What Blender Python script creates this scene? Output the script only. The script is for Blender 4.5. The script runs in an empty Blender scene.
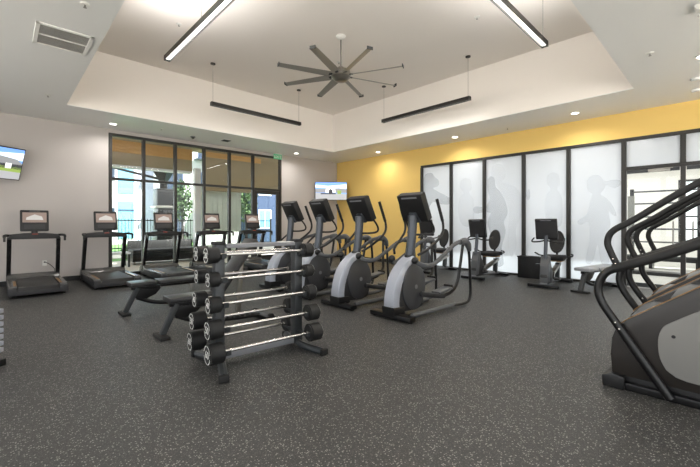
import bpy, bmesh, math, random
from mathutils import Vector, Matrix
from mathutils.geometry import tessellate_polygon
random.seed(7)
S = bpy.context.scene
COL = S.collection
PI = math.pi
# ------------------------------------------------------------------ camera, world, light, exposure
cam = bpy.data.cameras.new('camera'); camo = bpy.data.objects.new('camera', cam); COL.objects.link(camo)
camo.location = (0, 0, 1.28)
YAW = 0.8056
camo.rotation_euler = (PI/2, 0, YAW - PI/2)
cam.sensor_width = 36; cam.lens = 363.53/700*36; cam.shift_y = -(233.5-222.53)/700
cam.clip_start = 0.05; cam.clip_end = 200
S.camera = camo
w = bpy.data.worlds.new('sky'); S.world = w; w.use_nodes = True
nt = w.node_tree; bg = nt.nodes['Background']
sky = nt.nodes.new('ShaderNodeTexSky'); sky.sky_type = 'HOSEK_WILKIE'; sky.turbidity = 3.2; sky.ground_albedo = 0.5
sky.sun_direction = (0.35, -0.6, 0.72)
mixn = nt.nodes.new('ShaderNodeMix'); mixn.data_type = 'RGBA'; mixn.inputs[0].default_value = 0.85
nt.links.new(sky.outputs[0], mixn.inputs[6]); mixn.inputs[7].default_value = (0.97, 0.985, 1.0, 1)
nt.links.new(mixn.outputs[2], bg.inputs['Color']); bg.inputs['Strength'].default_value = 2.9
sun = bpy.data.lights.new('sun', 'SUN'); sun.energy = 22.0; sun.angle = 0.01; sun.color = (1, .98, .95)
suno = bpy.data.objects.new('sun', sun); COL.objects.link(suno)
suno.rotation_euler = Vector((0.35, -0.62, 0.70)).to_track_quat('Z', 'Y').to_euler()
S.view_settings.view_transform = 'Standard'; S.view_settings.look = 'None'
S.view_settings.exposure = 0.0; S.view_settings.gamma = 1.0; S.view_settings.use_curve_mapping = False

def area(name, loc, sx, sy, power, color=(1, 1, 1), rot=(0, 0, 0)):
    l = bpy.data.lights.new(name, 'AREA'); l.shape = 'RECTANGLE'; l.size = sx; l.size_y = sy
    l.energy = power; l.color = color
    o = bpy.data.objects.new(name, l); COL.objects.link(o); o.location = loc; o.rotation_euler = rot
    return o

# ------------------------------------------------------------------ materials
def lin(c):
    return tuple((x/12.92 if x <= .04045 else ((x+.055)/1.055)**2.4) for x in [v/255 for v in c]) + (1,)
MATS = {}
def mat(name, rgb, rough=.5, metal=0, bump=0, bscale=60, var=0, emit=0, spec=.5, coat=0):
    m = bpy.data.materials.new(name); m.use_nodes = True; n = m.node_tree; b = n.nodes['Principled BSDF']
    c = lin(rgb); b.inputs['Base Color'].default_value = c
    b.inputs['Roughness'].default_value = rough; b.inputs['Metallic'].default_value = metal
    b.inputs['Specular IOR Level'].default_value = spec; b.inputs['Coat Weight'].default_value = coat
    if emit:
        b.inputs['Emission Color'].default_value = c; b.inputs['Emission Strength'].default_value = emit
    tc = n.nodes.new('ShaderNodeTexCoord'); nz = n.nodes.new('ShaderNodeTexNoise')
    nz.inputs['Scale'].default_value = bscale; nz.inputs['Detail'].default_value = 3
    n.links.new(tc.outputs['Object'], nz.inputs['Vector'])
    if var and not emit:
        mx = n.nodes.new('ShaderNodeMix'); mx.data_type = 'RGBA'
        mx.inputs[6].default_value = tuple(x*(1-var) for x in c[:3])+(1,)
        mx.inputs[7].default_value = tuple(min(1, x*(1+var)) for x in c[:3])+(1,)
        n.links.new(nz.outputs['Fac'], mx.inputs[0]); n.links.new(mx.outputs[2], b.inputs['Base Color'])
    if bump:
        bp = n.nodes.new('ShaderNodeBump'); bp.inputs['Strength'].default_value = bump; bp.inputs['Distance'].default_value = .002
        n.links.new(nz.outputs['Fac'], bp.inputs['Height']); n.links.new(bp.outputs[0], b.inputs['Normal'])
    MATS[name] = m; return m
wall_paint = mat('wall_paint', (188, 182, 178), .75, bump=.15, bscale=220, var=.015)
yellow_paint = mat('yellow_paint', (240, 203, 118), .7, bump=.15, bscale=220, var=.02)
ceil_paint = mat('ceiling_paint', (226, 226, 223), .4, bump=.1, bscale=200, spec=.45)
tray_paint = mat('tray_paint', (240, 234, 227), .85, bump=.1, bscale=200)
black = mat('black_plastic', (17, 17, 18), .45, bump=.1, bscale=300, var=.1)
softblack = mat('black_rubber', (15, 15, 15), .62, bump=.3, bscale=400, var=.1)
blackmetal = mat('black_metal', (20, 20, 21), .32, metal=.2, var=.05)
frame_black = mat('window_frame_black', (38, 36, 33), .45, var=.05)
greymetal = mat('grey_powder_coat', (60, 63, 65), .38, metal=.35, var=.05)
disc_m = mat('disc_grey', (60, 61, 64), .4, var=.04)
upright_m = mat('upright_satin_black', (40, 40, 41), .22, metal=.5, var=.04)
midgrey = mat('mid_grey_plastic', (82, 84, 87), .4, var=.04)
greyplastic = mat('grey_plastic', (118, 120, 124), .45, var=.04)
darkplastic = mat('dark_grey_plastic', (44, 44, 46), .48, bump=.1, bscale=300, var=.06)
silver = mat('silver_plastic', (170, 175, 186), .32, metal=.25, var=.02)
chrome = mat('chrome', (205, 203, 199), .24, metal=1.0, var=.02)
steel = mat('brushed_steel', (150, 148, 142), .3, metal=.9, var=.05)
mast_m = mat('mast_grey', (72, 76, 82), .3, metal=.5, var=.03)
deck_grey = mat('deck_grey', (92, 91, 89), .25, metal=.2, bump=.1, bscale=200, var=.08)
belt_m = mat('treadmill_belt', (36, 35, 34), .5, bump=.4, bscale=500, var=.15)
gold = mat('bronze_trim', (160, 124, 78), .35, metal=.5, var=.05)
brownpanel = mat('brown_black_panel', (34, 30, 27), .35, bump=.1, bscale=250, var=.06)
greypanel = mat('matte_grey_panel', (122, 121, 118), .5, bump=.1, bscale=250, var=.04)
vinyl = mat('bench_vinyl', (40, 40, 41), .3, bump=.35, bscale=160, var=.05)
white_m = mat('white_enamel', (228, 227, 222), .45, var=.01)
whitemark = mat('white_print', (226, 226, 222), .5, var=.01)
fan_m = mat('satin_nickel', (142, 138, 130), .32, metal=.85, var=.04)
blade_m = mat('fan_blade_aluminium', (150, 147, 141), .4, metal=.4, var=.04)
lit = mat('lit_lens', (255, 250, 240), .5, emit=9)
pend_lit = mat('lit_pendant_diffuser', (255, 251, 244), .5, emit=4.5)
slot_dark = mat('slot_dark', (120, 119, 116), .8)
louver = mat('vent_louver', (176, 174, 168), .5, var=.02)
exit_green = mat('exit_green', (96, 190, 140), .3, emit=.12)
mirror_dark = mat('screen_black', (12, 12, 14), .12, var=.05)
wood = mat('porch_wood', (205, 160, 100), .6, bump=.2, bscale=25, var=.2)
beam_tan = mat('porch_stucco', (156, 141, 116), .8, bump=.3, bscale=80, var=.04)
bounce_pale = mat('bounce_ground', (222, 218, 210), .9, bump=.3, bscale=50, var=.04)  # whitened so the sunlit ground throws light up to the ceiling
pave = mat('pale_paving', (196, 190, 180), .85, bump=.3, bscale=50, var=.08)
grass_m = mat('grass_green', (92, 140, 70), .9, bump=.8, bscale=60, var=.35)
siding = mat('pale_green_siding', (206, 214, 204), .7, var=.03)
bld_white = mat('render_white', (222, 224, 228), .8, var=.03)
bld_blue = mat('blue_cladding', (96, 150, 178), .5, var=.1)
bld_lav = mat('lavender_render', (176, 180, 200), .8, var=.03)
bld_navy = mat('navy_cladding', (44, 62, 92), .5, var=.1)
bld_dark = mat('dark_window_glass', (50, 62, 78), .15, var=.2)
studio_white = mat('studio_white', (226, 224, 220), .8, var=.02)
studio_floor = mat('studio_vinyl_floor', (176, 174, 170), .4, var=.04)
leaf = mat('leaf_green', (74, 100, 60), .7, var=.4)
bark = mat('bark_dark', (52, 44, 40), .9, bump=.5, bscale=40, var=.3)

# rubber floor: charcoal with pale flecks
m = bpy.data.materials.new('speckled_rubber'); m.use_nodes = True; n = m.node_tree; b = n.nodes['Principled BSDF']
geo = n.nodes.new('ShaderNodeNewGeometry')
def fleck(scale, lo, seedoff):
    mp = n.nodes.new('ShaderNodeMapping'); mp.inputs['Location'].default_value = (seedoff, seedoff*2, 0)
    n.links.new(geo.outputs['Position'], mp.inputs['Vector'])
    nz = n.nodes.new('ShaderNodeTexNoise'); nz.inputs['Scale'].default_value = 14; n.links.new(mp.outputs[0], nz.inputs['Vector'])
    v = n.nodes.new('ShaderNodeTexVoronoi'); v.inputs['Scale'].default_value = scale; v.inputs['Randomness'].default_value = 1
    n.links.new(mp.outputs[0], v.inputs['Vector'])
    sep = n.nodes.new('ShaderNodeSeparateColor'); n.links.new(v.outputs['Color'], sep.inputs[0])
    g = n.nodes.new('ShaderNodeMath'); g.operation = 'GREATER_THAN'; g.inputs[1].default_value = lo
    n.links.new(sep.outputs[0], g.inputs[0])
    d = n.nodes.new('ShaderNodeMath'); d.operation = 'LESS_THAN'; d.inputs[1].default_value = .42
    n.links.new(v.outputs['Distance'], d.inputs[0])
    mu = n.nodes.new('ShaderNodeMath'); mu.operation = 'MULTIPLY'
    n.links.new(g.outputs[0], mu.inputs[0]); n.links.new(d.outputs[0], mu.inputs[1])
    return mu
f1 = fleck(95, .76, 0.0); f2 = fleck(150, .52, 3.3)
mx0 = n.nodes.new('ShaderNodeMix'); mx0.data_type = 'RGBA'; mx0.inputs[6].default_value = lin((50, 50, 49)); mx0.inputs[7].default_value = lin((84, 83, 81))
n.links.new(f2.outputs[0], mx0.inputs[0])
mx = n.nodes.new('ShaderNodeMix'); mx.data_type = 'RGBA'; n.links.new(mx0.outputs[2], mx.inputs[6]); mx.inputs[7].default_value = lin((136, 134, 130))
n.links.new(f1.outputs[0], mx.inputs[0]); n.links.new(mx.outputs[2], b.inputs['Base Color'])
nz = n.nodes.new('ShaderNodeTexNoise'); nz.inputs['Scale'].default_value = 260; n.links.new(geo.outputs['Position'], nz.inputs['Vector'])
bp = n.nodes.new('ShaderNodeBump'); bp.inputs['Strength'].default_value = .5; bp.inputs['Distance'].default_value = .002
n.links.new(nz.outputs['Fac'], bp.inputs['Height']); n.links.new(bp.outputs[0], b.inputs['Normal'])
b.inputs['Roughness'].default_value = .5; b.inputs['Specular IOR Level'].default_value = .45
rubber_floor = m

def glass_mat(name, tint=(1, 1, 1), gl=.08):
    m = bpy.data.materials.new(name); m.use_nodes = True; n = m.node_tree; n.nodes.clear()
    o = n.nodes.new('ShaderNodeOutputMaterial'); t = n.nodes.new('ShaderNodeBsdfTransparent'); t.inputs[0].default_value = (*tint, 1)
    g = n.nodes.new('ShaderNodeBsdfGlossy'); g.inputs['Roughness'].default_value = .02
    fr = n.nodes.new('ShaderNodeFresnel'); fr.inputs[0].default_value = 1.45
    gi = n.nodes.new('ShaderNodeNewGeometry'); iv = n.nodes.new('ShaderNodeMath'); iv.operation = 'SUBTRACT'; iv.inputs[0].default_value = 1
    n.links.new(gi.outputs['Backfacing'], iv.inputs[1]); ml = n.nodes.new('ShaderNodeMath'); ml.operation = 'MULTIPLY'
    n.links.new(iv.outputs[0], ml.inputs[0]); n.links.new(fr.outputs[0], ml.inputs[1])   # reflect once, on the outer face of the pane
    mx = n.nodes.new('ShaderNodeMixShader'); n.links.new(ml.outputs[0], mx.inputs[0])
    n.links.new(t.outputs[0], mx.inputs[1]); n.links.new(g.outputs[0], mx.inputs[2]); n.links.new(mx.outputs[0], o.inputs[0])
    return m
clear_glass = glass_mat('clear_glass', (.93, .95, .94))
def frosted(name, rgb, tr, see=0):
    m = bpy.data.materials.new(name); m.use_nodes = True; n = m.node_tree; n.nodes.clear()
    o = n.nodes.new('ShaderNodeOutputMaterial'); t = n.nodes.new('ShaderNodeBsdfTranslucent'); d = n.nodes.new('ShaderNodeBsdfDiffuse')
    c = lin(rgb); t.inputs[0].default_value = c; d.inputs[0].default_value = c
    mx = n.nodes.new('ShaderNodeMixShader'); mx.inputs[0].default_value = tr
    n.links.new(d.outputs[0], mx.inputs[1]); n.links.new(t.outputs[0], mx.inputs[2])
    g = n.nodes.new('ShaderNodeBsdfGlossy'); g.inputs['Roughness'].default_value = .12
    m2 = n.nodes.new('ShaderNodeMixShader'); m2.inputs[0].default_value = .05
    n.links.new(mx.outputs[0], m2.inputs[1]); n.links.new(g.outputs[0], m2.inputs[2]); n.links.new(m2.outputs[0], o.inputs[0])
    if see:   # thin print that lets most of the light through
        tp_ = n.nodes.new('ShaderNodeBsdfTransparent'); m3 = n.nodes.new('ShaderNodeMixShader'); m3.inputs[0].default_value = see
        n.links.new(m2.outputs[0], m3.inputs[1]); n.links.new(tp_.outputs[0], m3.inputs[2]); n.links.new(m3.outputs[0], o.inputs[0])
    return m
frost = frosted('frosted_glass', (233, 237, 241), .5)
film_dark = frosted('grey_film', (196, 202, 208), .5, .83)
film_mid = frosted('pale_grey_film', (196, 204, 212), .5, .92)
film_light = frosted('faint_grey_film', (204, 210, 218), .5, .945)

# ------------------------------------------------------------------ mesh helpers
def rotm(r):
    return Matrix.Rotation(r[2], 4, 'Z') @ Matrix.Rotation(r[1], 4, 'Y') @ Matrix.Rotation(r[0], 4, 'X')
def catmull(pts, k=5):
    P = [Vector(p) for p in pts]
    if len(P) < 3 or k < 2: return P
    out = []
    for i in range(len(P)-1):
        p0 = P[i-1] if i else P[0]*2-P[1]; p1 = P[i]; p2 = P[i+1]; p3 = P[i+2] if i+2 < len(P) else P[-1]*2-P[-2]
        for j in range(k):
            t = j/k
            out.append(.5*((2*p1)+(p2-p0)*t+(2*p0-5*p1+4*p2-p3)*t*t+(3*p1-p0-3*p2+p3)*t**3))
    out.append(P[-1]); return out
class MB:
    def __init__(s): s.bm = bmesh.new()
    def _add(s, fn, M=None, bev=0):
        t = bmesh.new(); fn(t)
        if bev: bmesh.ops.bevel(t, geom=t.edges[:], offset=bev, segments=1 if bev < .006 else 2, affect='EDGES', profile=.6)
        if M is not None: bmesh.ops.transform(t, matrix=M, verts=t.verts)
        me = bpy.data.meshes.new('t'); t.to_mesh(me); t.free(); s.bm.from_mesh(me); bpy.data.meshes.remove(me); return s
    def box(s, c, d, rot=(0, 0, 0), bev=0):
        M = Matrix.Translation(c) @ rotm(rot)
        def f(t): bmesh.ops.create_cube(t, size=1, matrix=Matrix.Diagonal((d[0], d[1], d[2], 1)))
        return s._add(f, M, bev)
    def lohi(s, lo, hi, bev=0):
        return s.box([(a+b)/2 for a, b in zip(lo, hi)], [abs(b-a) for a, b in zip(lo, hi)], bev=bev)
    def beam(s, a, b, wd, ht, bev=0, up=(0, 0, 1)):
        a = Vector(a); b = Vector(b); d = b-a; L = d.length; x = d.normalized(); u = Vector(up)
        if abs(x.dot(u)) > .98: u = Vector((0, 1, 0))
        y = u.cross(x).normalized(); z = x.cross(y)
        M = Matrix.Translation((a+b)/2) @ Matrix((x, y, z)).transposed().to_4x4()
        def f(t): bmesh.ops.create_cube(t, size=1, matrix=Matrix.Diagonal((L, wd, ht, 1)))
        return s._add(f, M, bev)
    def cyl(s, a, b, r0, r1=None, seg=20, bev=0):
        a = Vector(a); b = Vector(b); r1 = r0 if r1 is None else r1; d = b-a
        M = Matrix.Translation((a+b)/2) @ d.to_track_quat('Z', 'Y').to_matrix().to_4x4()
        def f(t):
            bmesh.ops.create_cone(t, cap_ends=True, segments=seg, radius1=r0, radius2=r1, depth=d.length)
            if bev:
                e = [e for e in t.edges if any(len(fc.verts) > 4 for fc in e.link_faces)]
                bmesh.ops.bevel(t, geom=e, offset=bev, segments=2, affect='EDGES')
        return s._add(f, M)
    def ball(s, c, r, sc=(1, 1, 1), seg=14):
        def f(t): bmesh.ops.create_uvsphere(t, u_segments=seg, v_segments=seg//2+1, radius=r)
        return s._add(f, Matrix.Translation(c) @ Matrix.Diagonal((*sc, 1)))
    def tube(s, pts, r, seg=10, k=5, rs=None, flat=1.0):
        P = catmull(pts, k); N = len(P)
        if rs is None: R = [r]*N
        else:
            R = []
            for i in range(N):
                q = i/(N-1)*(len(rs)-1); j = min(int(q), len(rs)-2); R.append(rs[j]+(rs[j+1]-rs[j])*(q-j))
        def f(t):
            rings = []; prev = None
            for i, p in enumerate(P):
                tg = (P[min(i+1, N-1)]-P[max(i-1, 0)]).normalized()
                if prev is None:
                    u = Vector((0, 0, 1)) if abs(tg.z) < .9 else Vector((1, 0, 0)); a = tg.cross(u).normalized()
                else: a = (prev-tg*prev.dot(tg)).normalized()
                prev = a; c = tg.cross(a)
                rings.append([t.verts.new(p+a*math.cos(2*PI*q/seg)*R[i]+c*math.sin(2*PI*q/seg)*R[i]*flat) for q in range(seg)])
            for i in range(N-1):
                for q in range(seg): t.faces.new((rings[i][q], rings[i][(q+1) % seg], rings[i+1][(q+1) % seg], rings[i+1][q]))
            t.faces.new(rings[0][::-1]); t.faces.new(rings[-1])
            bmesh.ops.recalc_face_normals(t, faces=t.faces)
        return s._add(f)
    def prism(s, poly, axis, a0, a1, bev=0):
        # poly in the two other axes (in order), extruded along axis
        def P(u, v, wv):
            return {0: (wv, u, v), 1: (u, wv, v), 2: (u, v, wv)}[axis]
        def f(t):
            lo = [t.verts.new(P(u, v, a0)) for u, v in poly]; hi = [t.verts.new(P(u, v, a1)) for u, v in poly]
            k = len(poly); t.faces.new(lo); t.faces.new(hi[::-1])
            for i in range(k): t.faces.new((lo[i], hi[i], hi[(i+1) % k], lo[(i+1) % k]))
            bmesh.ops.recalc_face_normals(t, faces=t.faces)
        return s._add(f, None, bev)
    def loft(s, quads, closed=False):
        # list of rings (equal length) of 3D points
        def f(t):
            R = [[t.verts.new(p) for p in q] for q in quads]; k = len(R[0])
            for i in range(len(R)-1):
                for j in range(k): t.faces.new((R[i][j], R[i][(j+1) % k], R[i+1][(j+1) % k], R[i+1][j]))
            t.faces.new(R[0][::-1]); t.faces.new(R[-1]); bmesh.ops.recalc_face_normals(t, faces=t.faces)
        return s._add(f)
    def lathe(s, prof, c=(0, 0, 0), seg=28, M=None):
        def f(t):
            R = [[t.verts.new((r*math.cos(2*PI*j/seg), r*math.sin(2*PI*j/seg), z)) for j in range(seg)] for r, z in prof]
            for i in range(len(R)-1):
                for j in range(seg): t.faces.new((R[i][j], R[i][(j+1) % seg], R[i+1][(j+1) % seg], R[i+1][j]))
            t.faces.new(R[0][::-1]); t.faces.new(R[-1]); bmesh.ops.recalc_face_normals(t, faces=t.faces)
        return s._add(f, Matrix.Translation(c) @ (M or Matrix.Identity(4)))
    def build(s, name, material, parent=None, label=None, smooth=True, origin=None):
        me = bpy.data.meshes.new(name)
        if origin is not None: bmesh.ops.translate(s.bm, verts=s.bm.verts, vec=-Vector(origin))
        s.bm.to_mesh(me); s.bm.free(); me.materials.append(material)
        if smooth:
            me.shade_smooth(); me.set_sharp_from_angle(angle=math.radians(38))
        o = bpy.data.objects.new(name, me); COL.objects.link(o)
        if origin is not None: o.location = origin
        if parent is not None: o.parent = parent
        if label: o['label'] = label
        return o
def thing(name, label, cat, loc=(0, 0, 0), rz=0, group=None, rot=None):
    o = bpy.data.objects.new(name, None); COL.objects.link(o); o.location = loc
    o.rotation_euler = rot if rot else (0, 0, rz); o.empty_display_size = .1
    o['label'] = label; o['category'] = cat
    if group: o['group'] = group
    return o
def tag(o, label, cat, group=None):
    o['label'] = label; o['category'] = cat
    if group: o['group'] = group
    return o
def struct(o): o['kind'] = 'structure'; return o
KIDS = {}
def dup(root, loc, rz=None, label=None, group=None):
    kids = {}
    for o in COL.objects:
        if o.parent: kids.setdefault(o.parent.name, []).append(o)
    def cp(o, par):
        c = o.copy(); COL.objects.link(c); c.parent = par
        for ch in kids.get(o.name, []): cp(ch, c)
        return c
    r = cp(root, None); r.location = loc
    if rz is not None: r.rotation_euler = (0, 0, rz)
    if label: r['label'] = label
    if group: r['group'] = group
    return r
def text_part(txt, size, depth, M, material, parent, name='lettering'):
    c = bpy.data.curves.new('t', 'FONT'); c.body = txt; c.size = size; c.extrude = depth; c.align_x = 'CENTER'; c.align_y = 'CENTER'
    c.resolution_u = 2
    o = bpy.data.objects.new('t', c); COL.objects.link(o); dg = bpy.context.evaluated_depsgraph_get()
    me = bpy.data.meshes.new_from_object(o.evaluated_get(dg)); bpy.data.objects.remove(o); bpy.data.curves.remove(c)
    me.transform(M); me.materials.clear(); me.materials.append(material)
    q = bpy.data.objects.new(name, me); COL.objects.link(q); q.parent = parent
    return q

# ------------------------------------------------------------------ room shell
X0, X1, Y0, Y1, H, HT = -3.0, 9.0, -4.0, 10.07, 3.48, 4.64
TX0, TX1, TY0, TY1 = .885, 7.50, 1.08, 8.57
floor = struct(MB().lohi((X0-.1, Y0-.1, -.12), (X1+.05, Y1+.1, -.0085)).build('floor', rubber_floor))
# interlocking rubber tiles
TS = 1.22; tx0, ty0 = .415-TS*3, 4.63-TS*8
def edge(nn=8, amp=.018):
    pts = []; s = 1.0/nn
    for i in range(nn):
        c = (i+.5)*s
        pts += [(c-.16*s, 0), (c-.28*s, amp), (c+.28*s, amp), (c+.16*s, 0)]
    return pts
def tile_poly():
    e = edge(); P = []
    P.append((0, 0)); P += [(t*TS, d) for t, d in e]                     # bottom
    P.append((TS, 0)); P += [(TS+d, t*TS) for t, d in e]                 # right
    P.append((TS, TS)); P += [(t*TS, TS+d) for t, d in reversed(e)]      # top
    P.append((0, TS)); P += [(d, t*TS) for t, d in reversed(e)]          # left
    n = len(P); out = []; g = .0003
    for i in range(n):
        a, b_, c = Vector(P[i-1]), Vector(P[i]), Vector(P[(i+1) % n])
        d1 = (b_-a).normalized(); d2 = (c-b_).normalized()
        nn = Vector((-d1.y-d2.y, d1.x+d2.x)); nn = nn.normalized() if nn.length > 1e-6 else Vector((0, 0))
        out.append(b_+nn*g)
    return [(p.x, p.y) for p in out]
tp = tile_poly()
def tile_mesh(clip=None):
    t = bmesh.new(); top = [t.verts.new((x, y, 0)) for x, y in tp]; lo = [t.verts.new((x, y, -.008)) for x, y in tp]
    k = len(tp)
    for tri in tessellate_polygon([[Vector((x, y, 0)) for x, y in tp]]):
        a_, b_, c_ = (top[i] for i in tri)
        if (b_.co-a_.co).cross(c_.co-a_.co).z < 0: b_, c_ = c_, b_
        t.faces.new((a_, b_, c_))
    for i in range(k): t.faces.new((lo[i], lo[(i+1) % k], top[(i+1) % k], top[i]))
    if clip:
        for co, no in clip: bmesh.ops.bisect_plane(t, geom=t.verts[:]+t.edges[:]+t.faces[:], plane_co=co, plane_no=no, clear_outer=True)
    me = bpy.data.meshes.new('rubber_tile'); t.to_mesh(me); t.free(); me.materials.append(rubber_floor); return me
full = tile_mesh()
for i in range(11):
    for j in range(13):
        x, y = tx0+i*TS, ty0+j*TS
        if x+TS+.02 < X0 or y+TS+.02 < Y0 or x > X1-.01 or y > Y1-.01: continue
        clip = []
        if x+TS+.02 > X1-.002: clip.append(((X1-.002-x, 0, 0), (1, 0, 0)))
        if y+TS+.02 > Y1-.002: clip.append(((0, Y1-.002-y, 0), (0, 1, 0)))
        if x < X0: clip.append(((X0-x, 0, 0), (-1, 0, 0)))
        if y < Y0: clip.append(((0, Y0-y, 0), (0, -1, 0)))
        o = bpy.data.objects.new('rubber_tile', tile_mesh(clip) if clip else full); COL.objects.link(o)
        o.location = (x, y, 0); o.parent = floor
# ceiling with the raised tray
cl = MB(); T = .012
cl.lohi((X0, Y0, H), (TX0, Y1, H+T)); cl.lohi((TX1, Y0, H), (X1, Y1, H+T))
cl.lohi((TX0, Y0, H), (TX1, TY0, H+T)); cl.lohi((TX0, TY1, H), (TX1, Y1, H+T))
ceiling = struct(cl.build('ceiling', ceil_paint))
sd = MB(); e = .02
sd.lohi((TX0-.1, TY0-.1, H+T), (TX0, TY1+.1, HT)); sd.lohi((TX1, TY0-.1, H+T), (TX1+.1, TY1+.1, HT))
sd.lohi((TX0, TY0-.1, H+T), (TX1, TY0, HT)); sd.lohi((TX0, TY1, H+T), (TX1, TY1+.1, HT))
sd.build('tray_side', tray_paint, ceiling)
MB().lohi((TX0-.1, TY0-.1, HT), (TX1+.1, TY1+.1, HT+.1)).build('tray_top', tray_paint, ceiling)
# left wall (window wall), plane Y = Y1
WX0, WX1, WZ = 1.86, 6.55, 3.365
lw = MB(); WT = .16
lw.lohi((X0-.1, Y1, -.1), (WX0-.04, Y1+WT, H+.1)); lw.lohi((WX1+.04, Y1, -.1), (X1+.16, Y1+WT, H+.1))
lw.lohi((WX0-.04, Y1, WZ+.03), (WX1+.04, Y1+WT, H+.1))
wall_left = struct(lw.build('wall_left', wall_paint))
# right wall (yellow), plane X = X1
GY1, GY0, GZ = 6.31, -1.2, 2.93
rw = MB()
rw.lohi((X1, GY1, -.1), (X1+.16, Y1, H+.1)); rw.lohi((X1, GY0, GZ+.03), (X1+.16, GY1, H+.1)); rw.lohi((X1, Y0, -.1), (X1+.16, GY0, H+.1))
wall_right = struct(rw.build('wall_right', yellow_paint))
# walls behind the camera, unseen openings enlarged to let in more daylight
bw = MB(); BZ0, BZ1 = .12, 3.3
bw.lohi((X0-.1, Y0-.16, -.1), (X1+.1, Y0, BZ0)); bw.lohi((X0-.1, Y0-.16, BZ1), (X1+.1, Y0, H+.1))
for x in (X0-.05, -.2, 2.8, 5.8, X1-.1): bw.lohi((x-.08, Y0-.16, BZ0), (x+.08, Y0, BZ1))
wall_back = struct(bw.build('wall_back', wall_paint))
sw = MB(); sw.lohi((X0-.16, Y0, -.1), (X0, Y1, BZ0)); sw.lohi((X0-.16, Y0, BZ1), (X0, Y1, H+.1))
for y in (Y0+.1, -1., 2., 5., 8.): sw.lohi((X0-.16, y-.08, BZ0), (X0, y+.08, BZ1))
sw.lohi((X0-.16, 8., BZ0), (X0, Y1, BZ1))
struct(sw.build('wall_camera_side', wall_paint))
struct(MB().lohi((-30, -30, -.25), (X0-.2, 40, -.12)).build('bounce_ground_side', bounce_pale))  # unseen pale ground added to bounce sunlight in and up
struct(MB().lohi((X0-.2, -30, -.25), (20, Y0-.2, -.12)).build('bounce_ground_back', bounce_pale))  # second added bounce surface, behind the camera
bb = MB(); bb.lohi((X0, Y1-.014, 0), (WX0-.05, Y1, .10), bev=.003); bb.lohi((WX1+.05, Y1-.014, 0), (X1, Y1, .10), bev=.003)
struct(bb.build('baseboard_left', black))
bb = MB(); bb.lohi((X1-.014, GY1+.05, 0), (X1, Y1-.015, .10), bev=.003)
struct(bb.build('baseboard_right', black))

# window 1 with mullions, transom, panes; door 1 in the last bay
FD = .10
mull = [1.86, 2.568, 3.318, 4.075, 4.819, 5.576, 6.55]
TZ = 2.32
yc = Y1+.05
win1 = struct(MB().lohi((WX0-.035, yc-FD/2, WZ-.035), (WX1+.035, yc+FD/2, WZ+.03), bev=.004).build('window_1', frame_black))
for i, mxx in enumerate(mull):
    MB().lohi((mxx-.035, yc-FD/2-.004, 0), (mxx+.035, yc+FD/2+.004, WZ-.03), bev=.004).build('mullion', frame_black, win1)
for i in range(6):
    a, c = mull[i]+.035, mull[i+1]-.035
    MB().lohi((a, yc-FD/2+.004, TZ-.03), (c, yc+FD/2-.004, TZ+.03), bev=.004).build('transom', frame_black, win1)
    MB().lohi((a, yc-.006, TZ+.03), (c, yc+.006, WZ-.035)).build('pane', clear_glass, win1, smooth=False)
    if i < 5:
        MB().lohi((a, yc-FD/2+.004, 0.0), (c, yc+FD/2-.004, .08), bev=.004).build('sill', frame_black, win1)
        MB().lohi((a, yc-.006, .08), (c, yc+.006, TZ-.03)).build('pane', clear_glass, win1, smooth=False)
a, c = 5.576+.04, 6.55-.04
d = MB(); d.lohi((a, yc-.03, .01), (a+.1, yc+.03, TZ-.035), bev=.004); d.lohi((c-.1, yc-.03, .01), (c, yc+.03, TZ-.035), bev=.004)
d.lohi((a+.1, yc-.03, TZ-.15), (c-.1, yc+.03, TZ-.035), bev=.004); d.lohi((a+.1, yc-.03, .01), (c-.1, yc+.03, .26), bev=.004)
door1 = struct(d.build('door_1', frame_black))
MB().lohi((a+.1, yc-.006, .26), (c-.1, yc+.006, TZ-.15)).build('pane', clear_glass, door1, smooth=False)
MB().tube([(a+.05, yc-.03, 1.25), (a+.05, yc-.09, 1.22), (a+.05, yc-.09, .92), (a+.05, yc-.03, .89)], .012).build('door_pull', steel, door1)

# window 2: frosted partition in the yellow wall, plus clear glass doors
xc = X1+.05
gm = [6.309, 5.335, 4.375, 3.395, 2.441, 1.455]
win2 = struct(MB().lohi((xc-.055, GY0, GZ-.03), (xc+.055, GY1+.03, GZ+.035), bev=.004).build('window_2', frame_black))
for y in gm+[GY0+.035]:
    MB().lohi((xc-.06, y-.04, 0), (xc+.06, y+.04, GZ-.03), bev=.004).build('mullion', frame_black, win2)
for i in range(5):
    a, c = gm[i+1]+.04, gm[i]-.04
    MB().lohi((xc-.05, a, 0), (xc+.05, c, .05), bev=.004).build('sill', frame_black, win2)
    MB().lohi((xc-.006, a, .05), (xc+.006, c, GZ-.03)).build('frosted_pane', frost, win2, smooth=False)
# above the doors and beyond
TZ2 = 2.35
MB().lohi((xc-.055, GY0+.07, TZ2-.03), (xc+.055, 1.415, TZ2+.035), bev=.004).build('transom', frame_black, win2)
for (a, c) in [(GY0+.075, -.37), (-.29, .537), (.617, 1.415)]:
    MB().lohi((xc-.006, a, TZ2+.035), (xc+.006, c, GZ-.03)).build('frosted_pane', frost, win2, smooth=False)
for y in (.577, -.33):
    MB().lohi((xc-.055, y-.04, TZ2+.035), (xc+.055, y+.04, GZ-.03), bev=.004).build('mullion', frame_black, win2)
MB().lohi((xc-.055, -.37, 0), (xc+.055, -.29, TZ2-.03), bev=.004).build('mullion', frame_black, win2)
MB().lohi((xc-.055, .542, 0), (xc+.055, .612, TZ2-.03), bev=.004).build('mullion', frame_black, win2)
MB().lohi((xc-.006, GY0+.075, .0), (xc+.006, -.37, TZ2-.03)).build('pane', clear_glass, win2, smooth=False)
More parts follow.
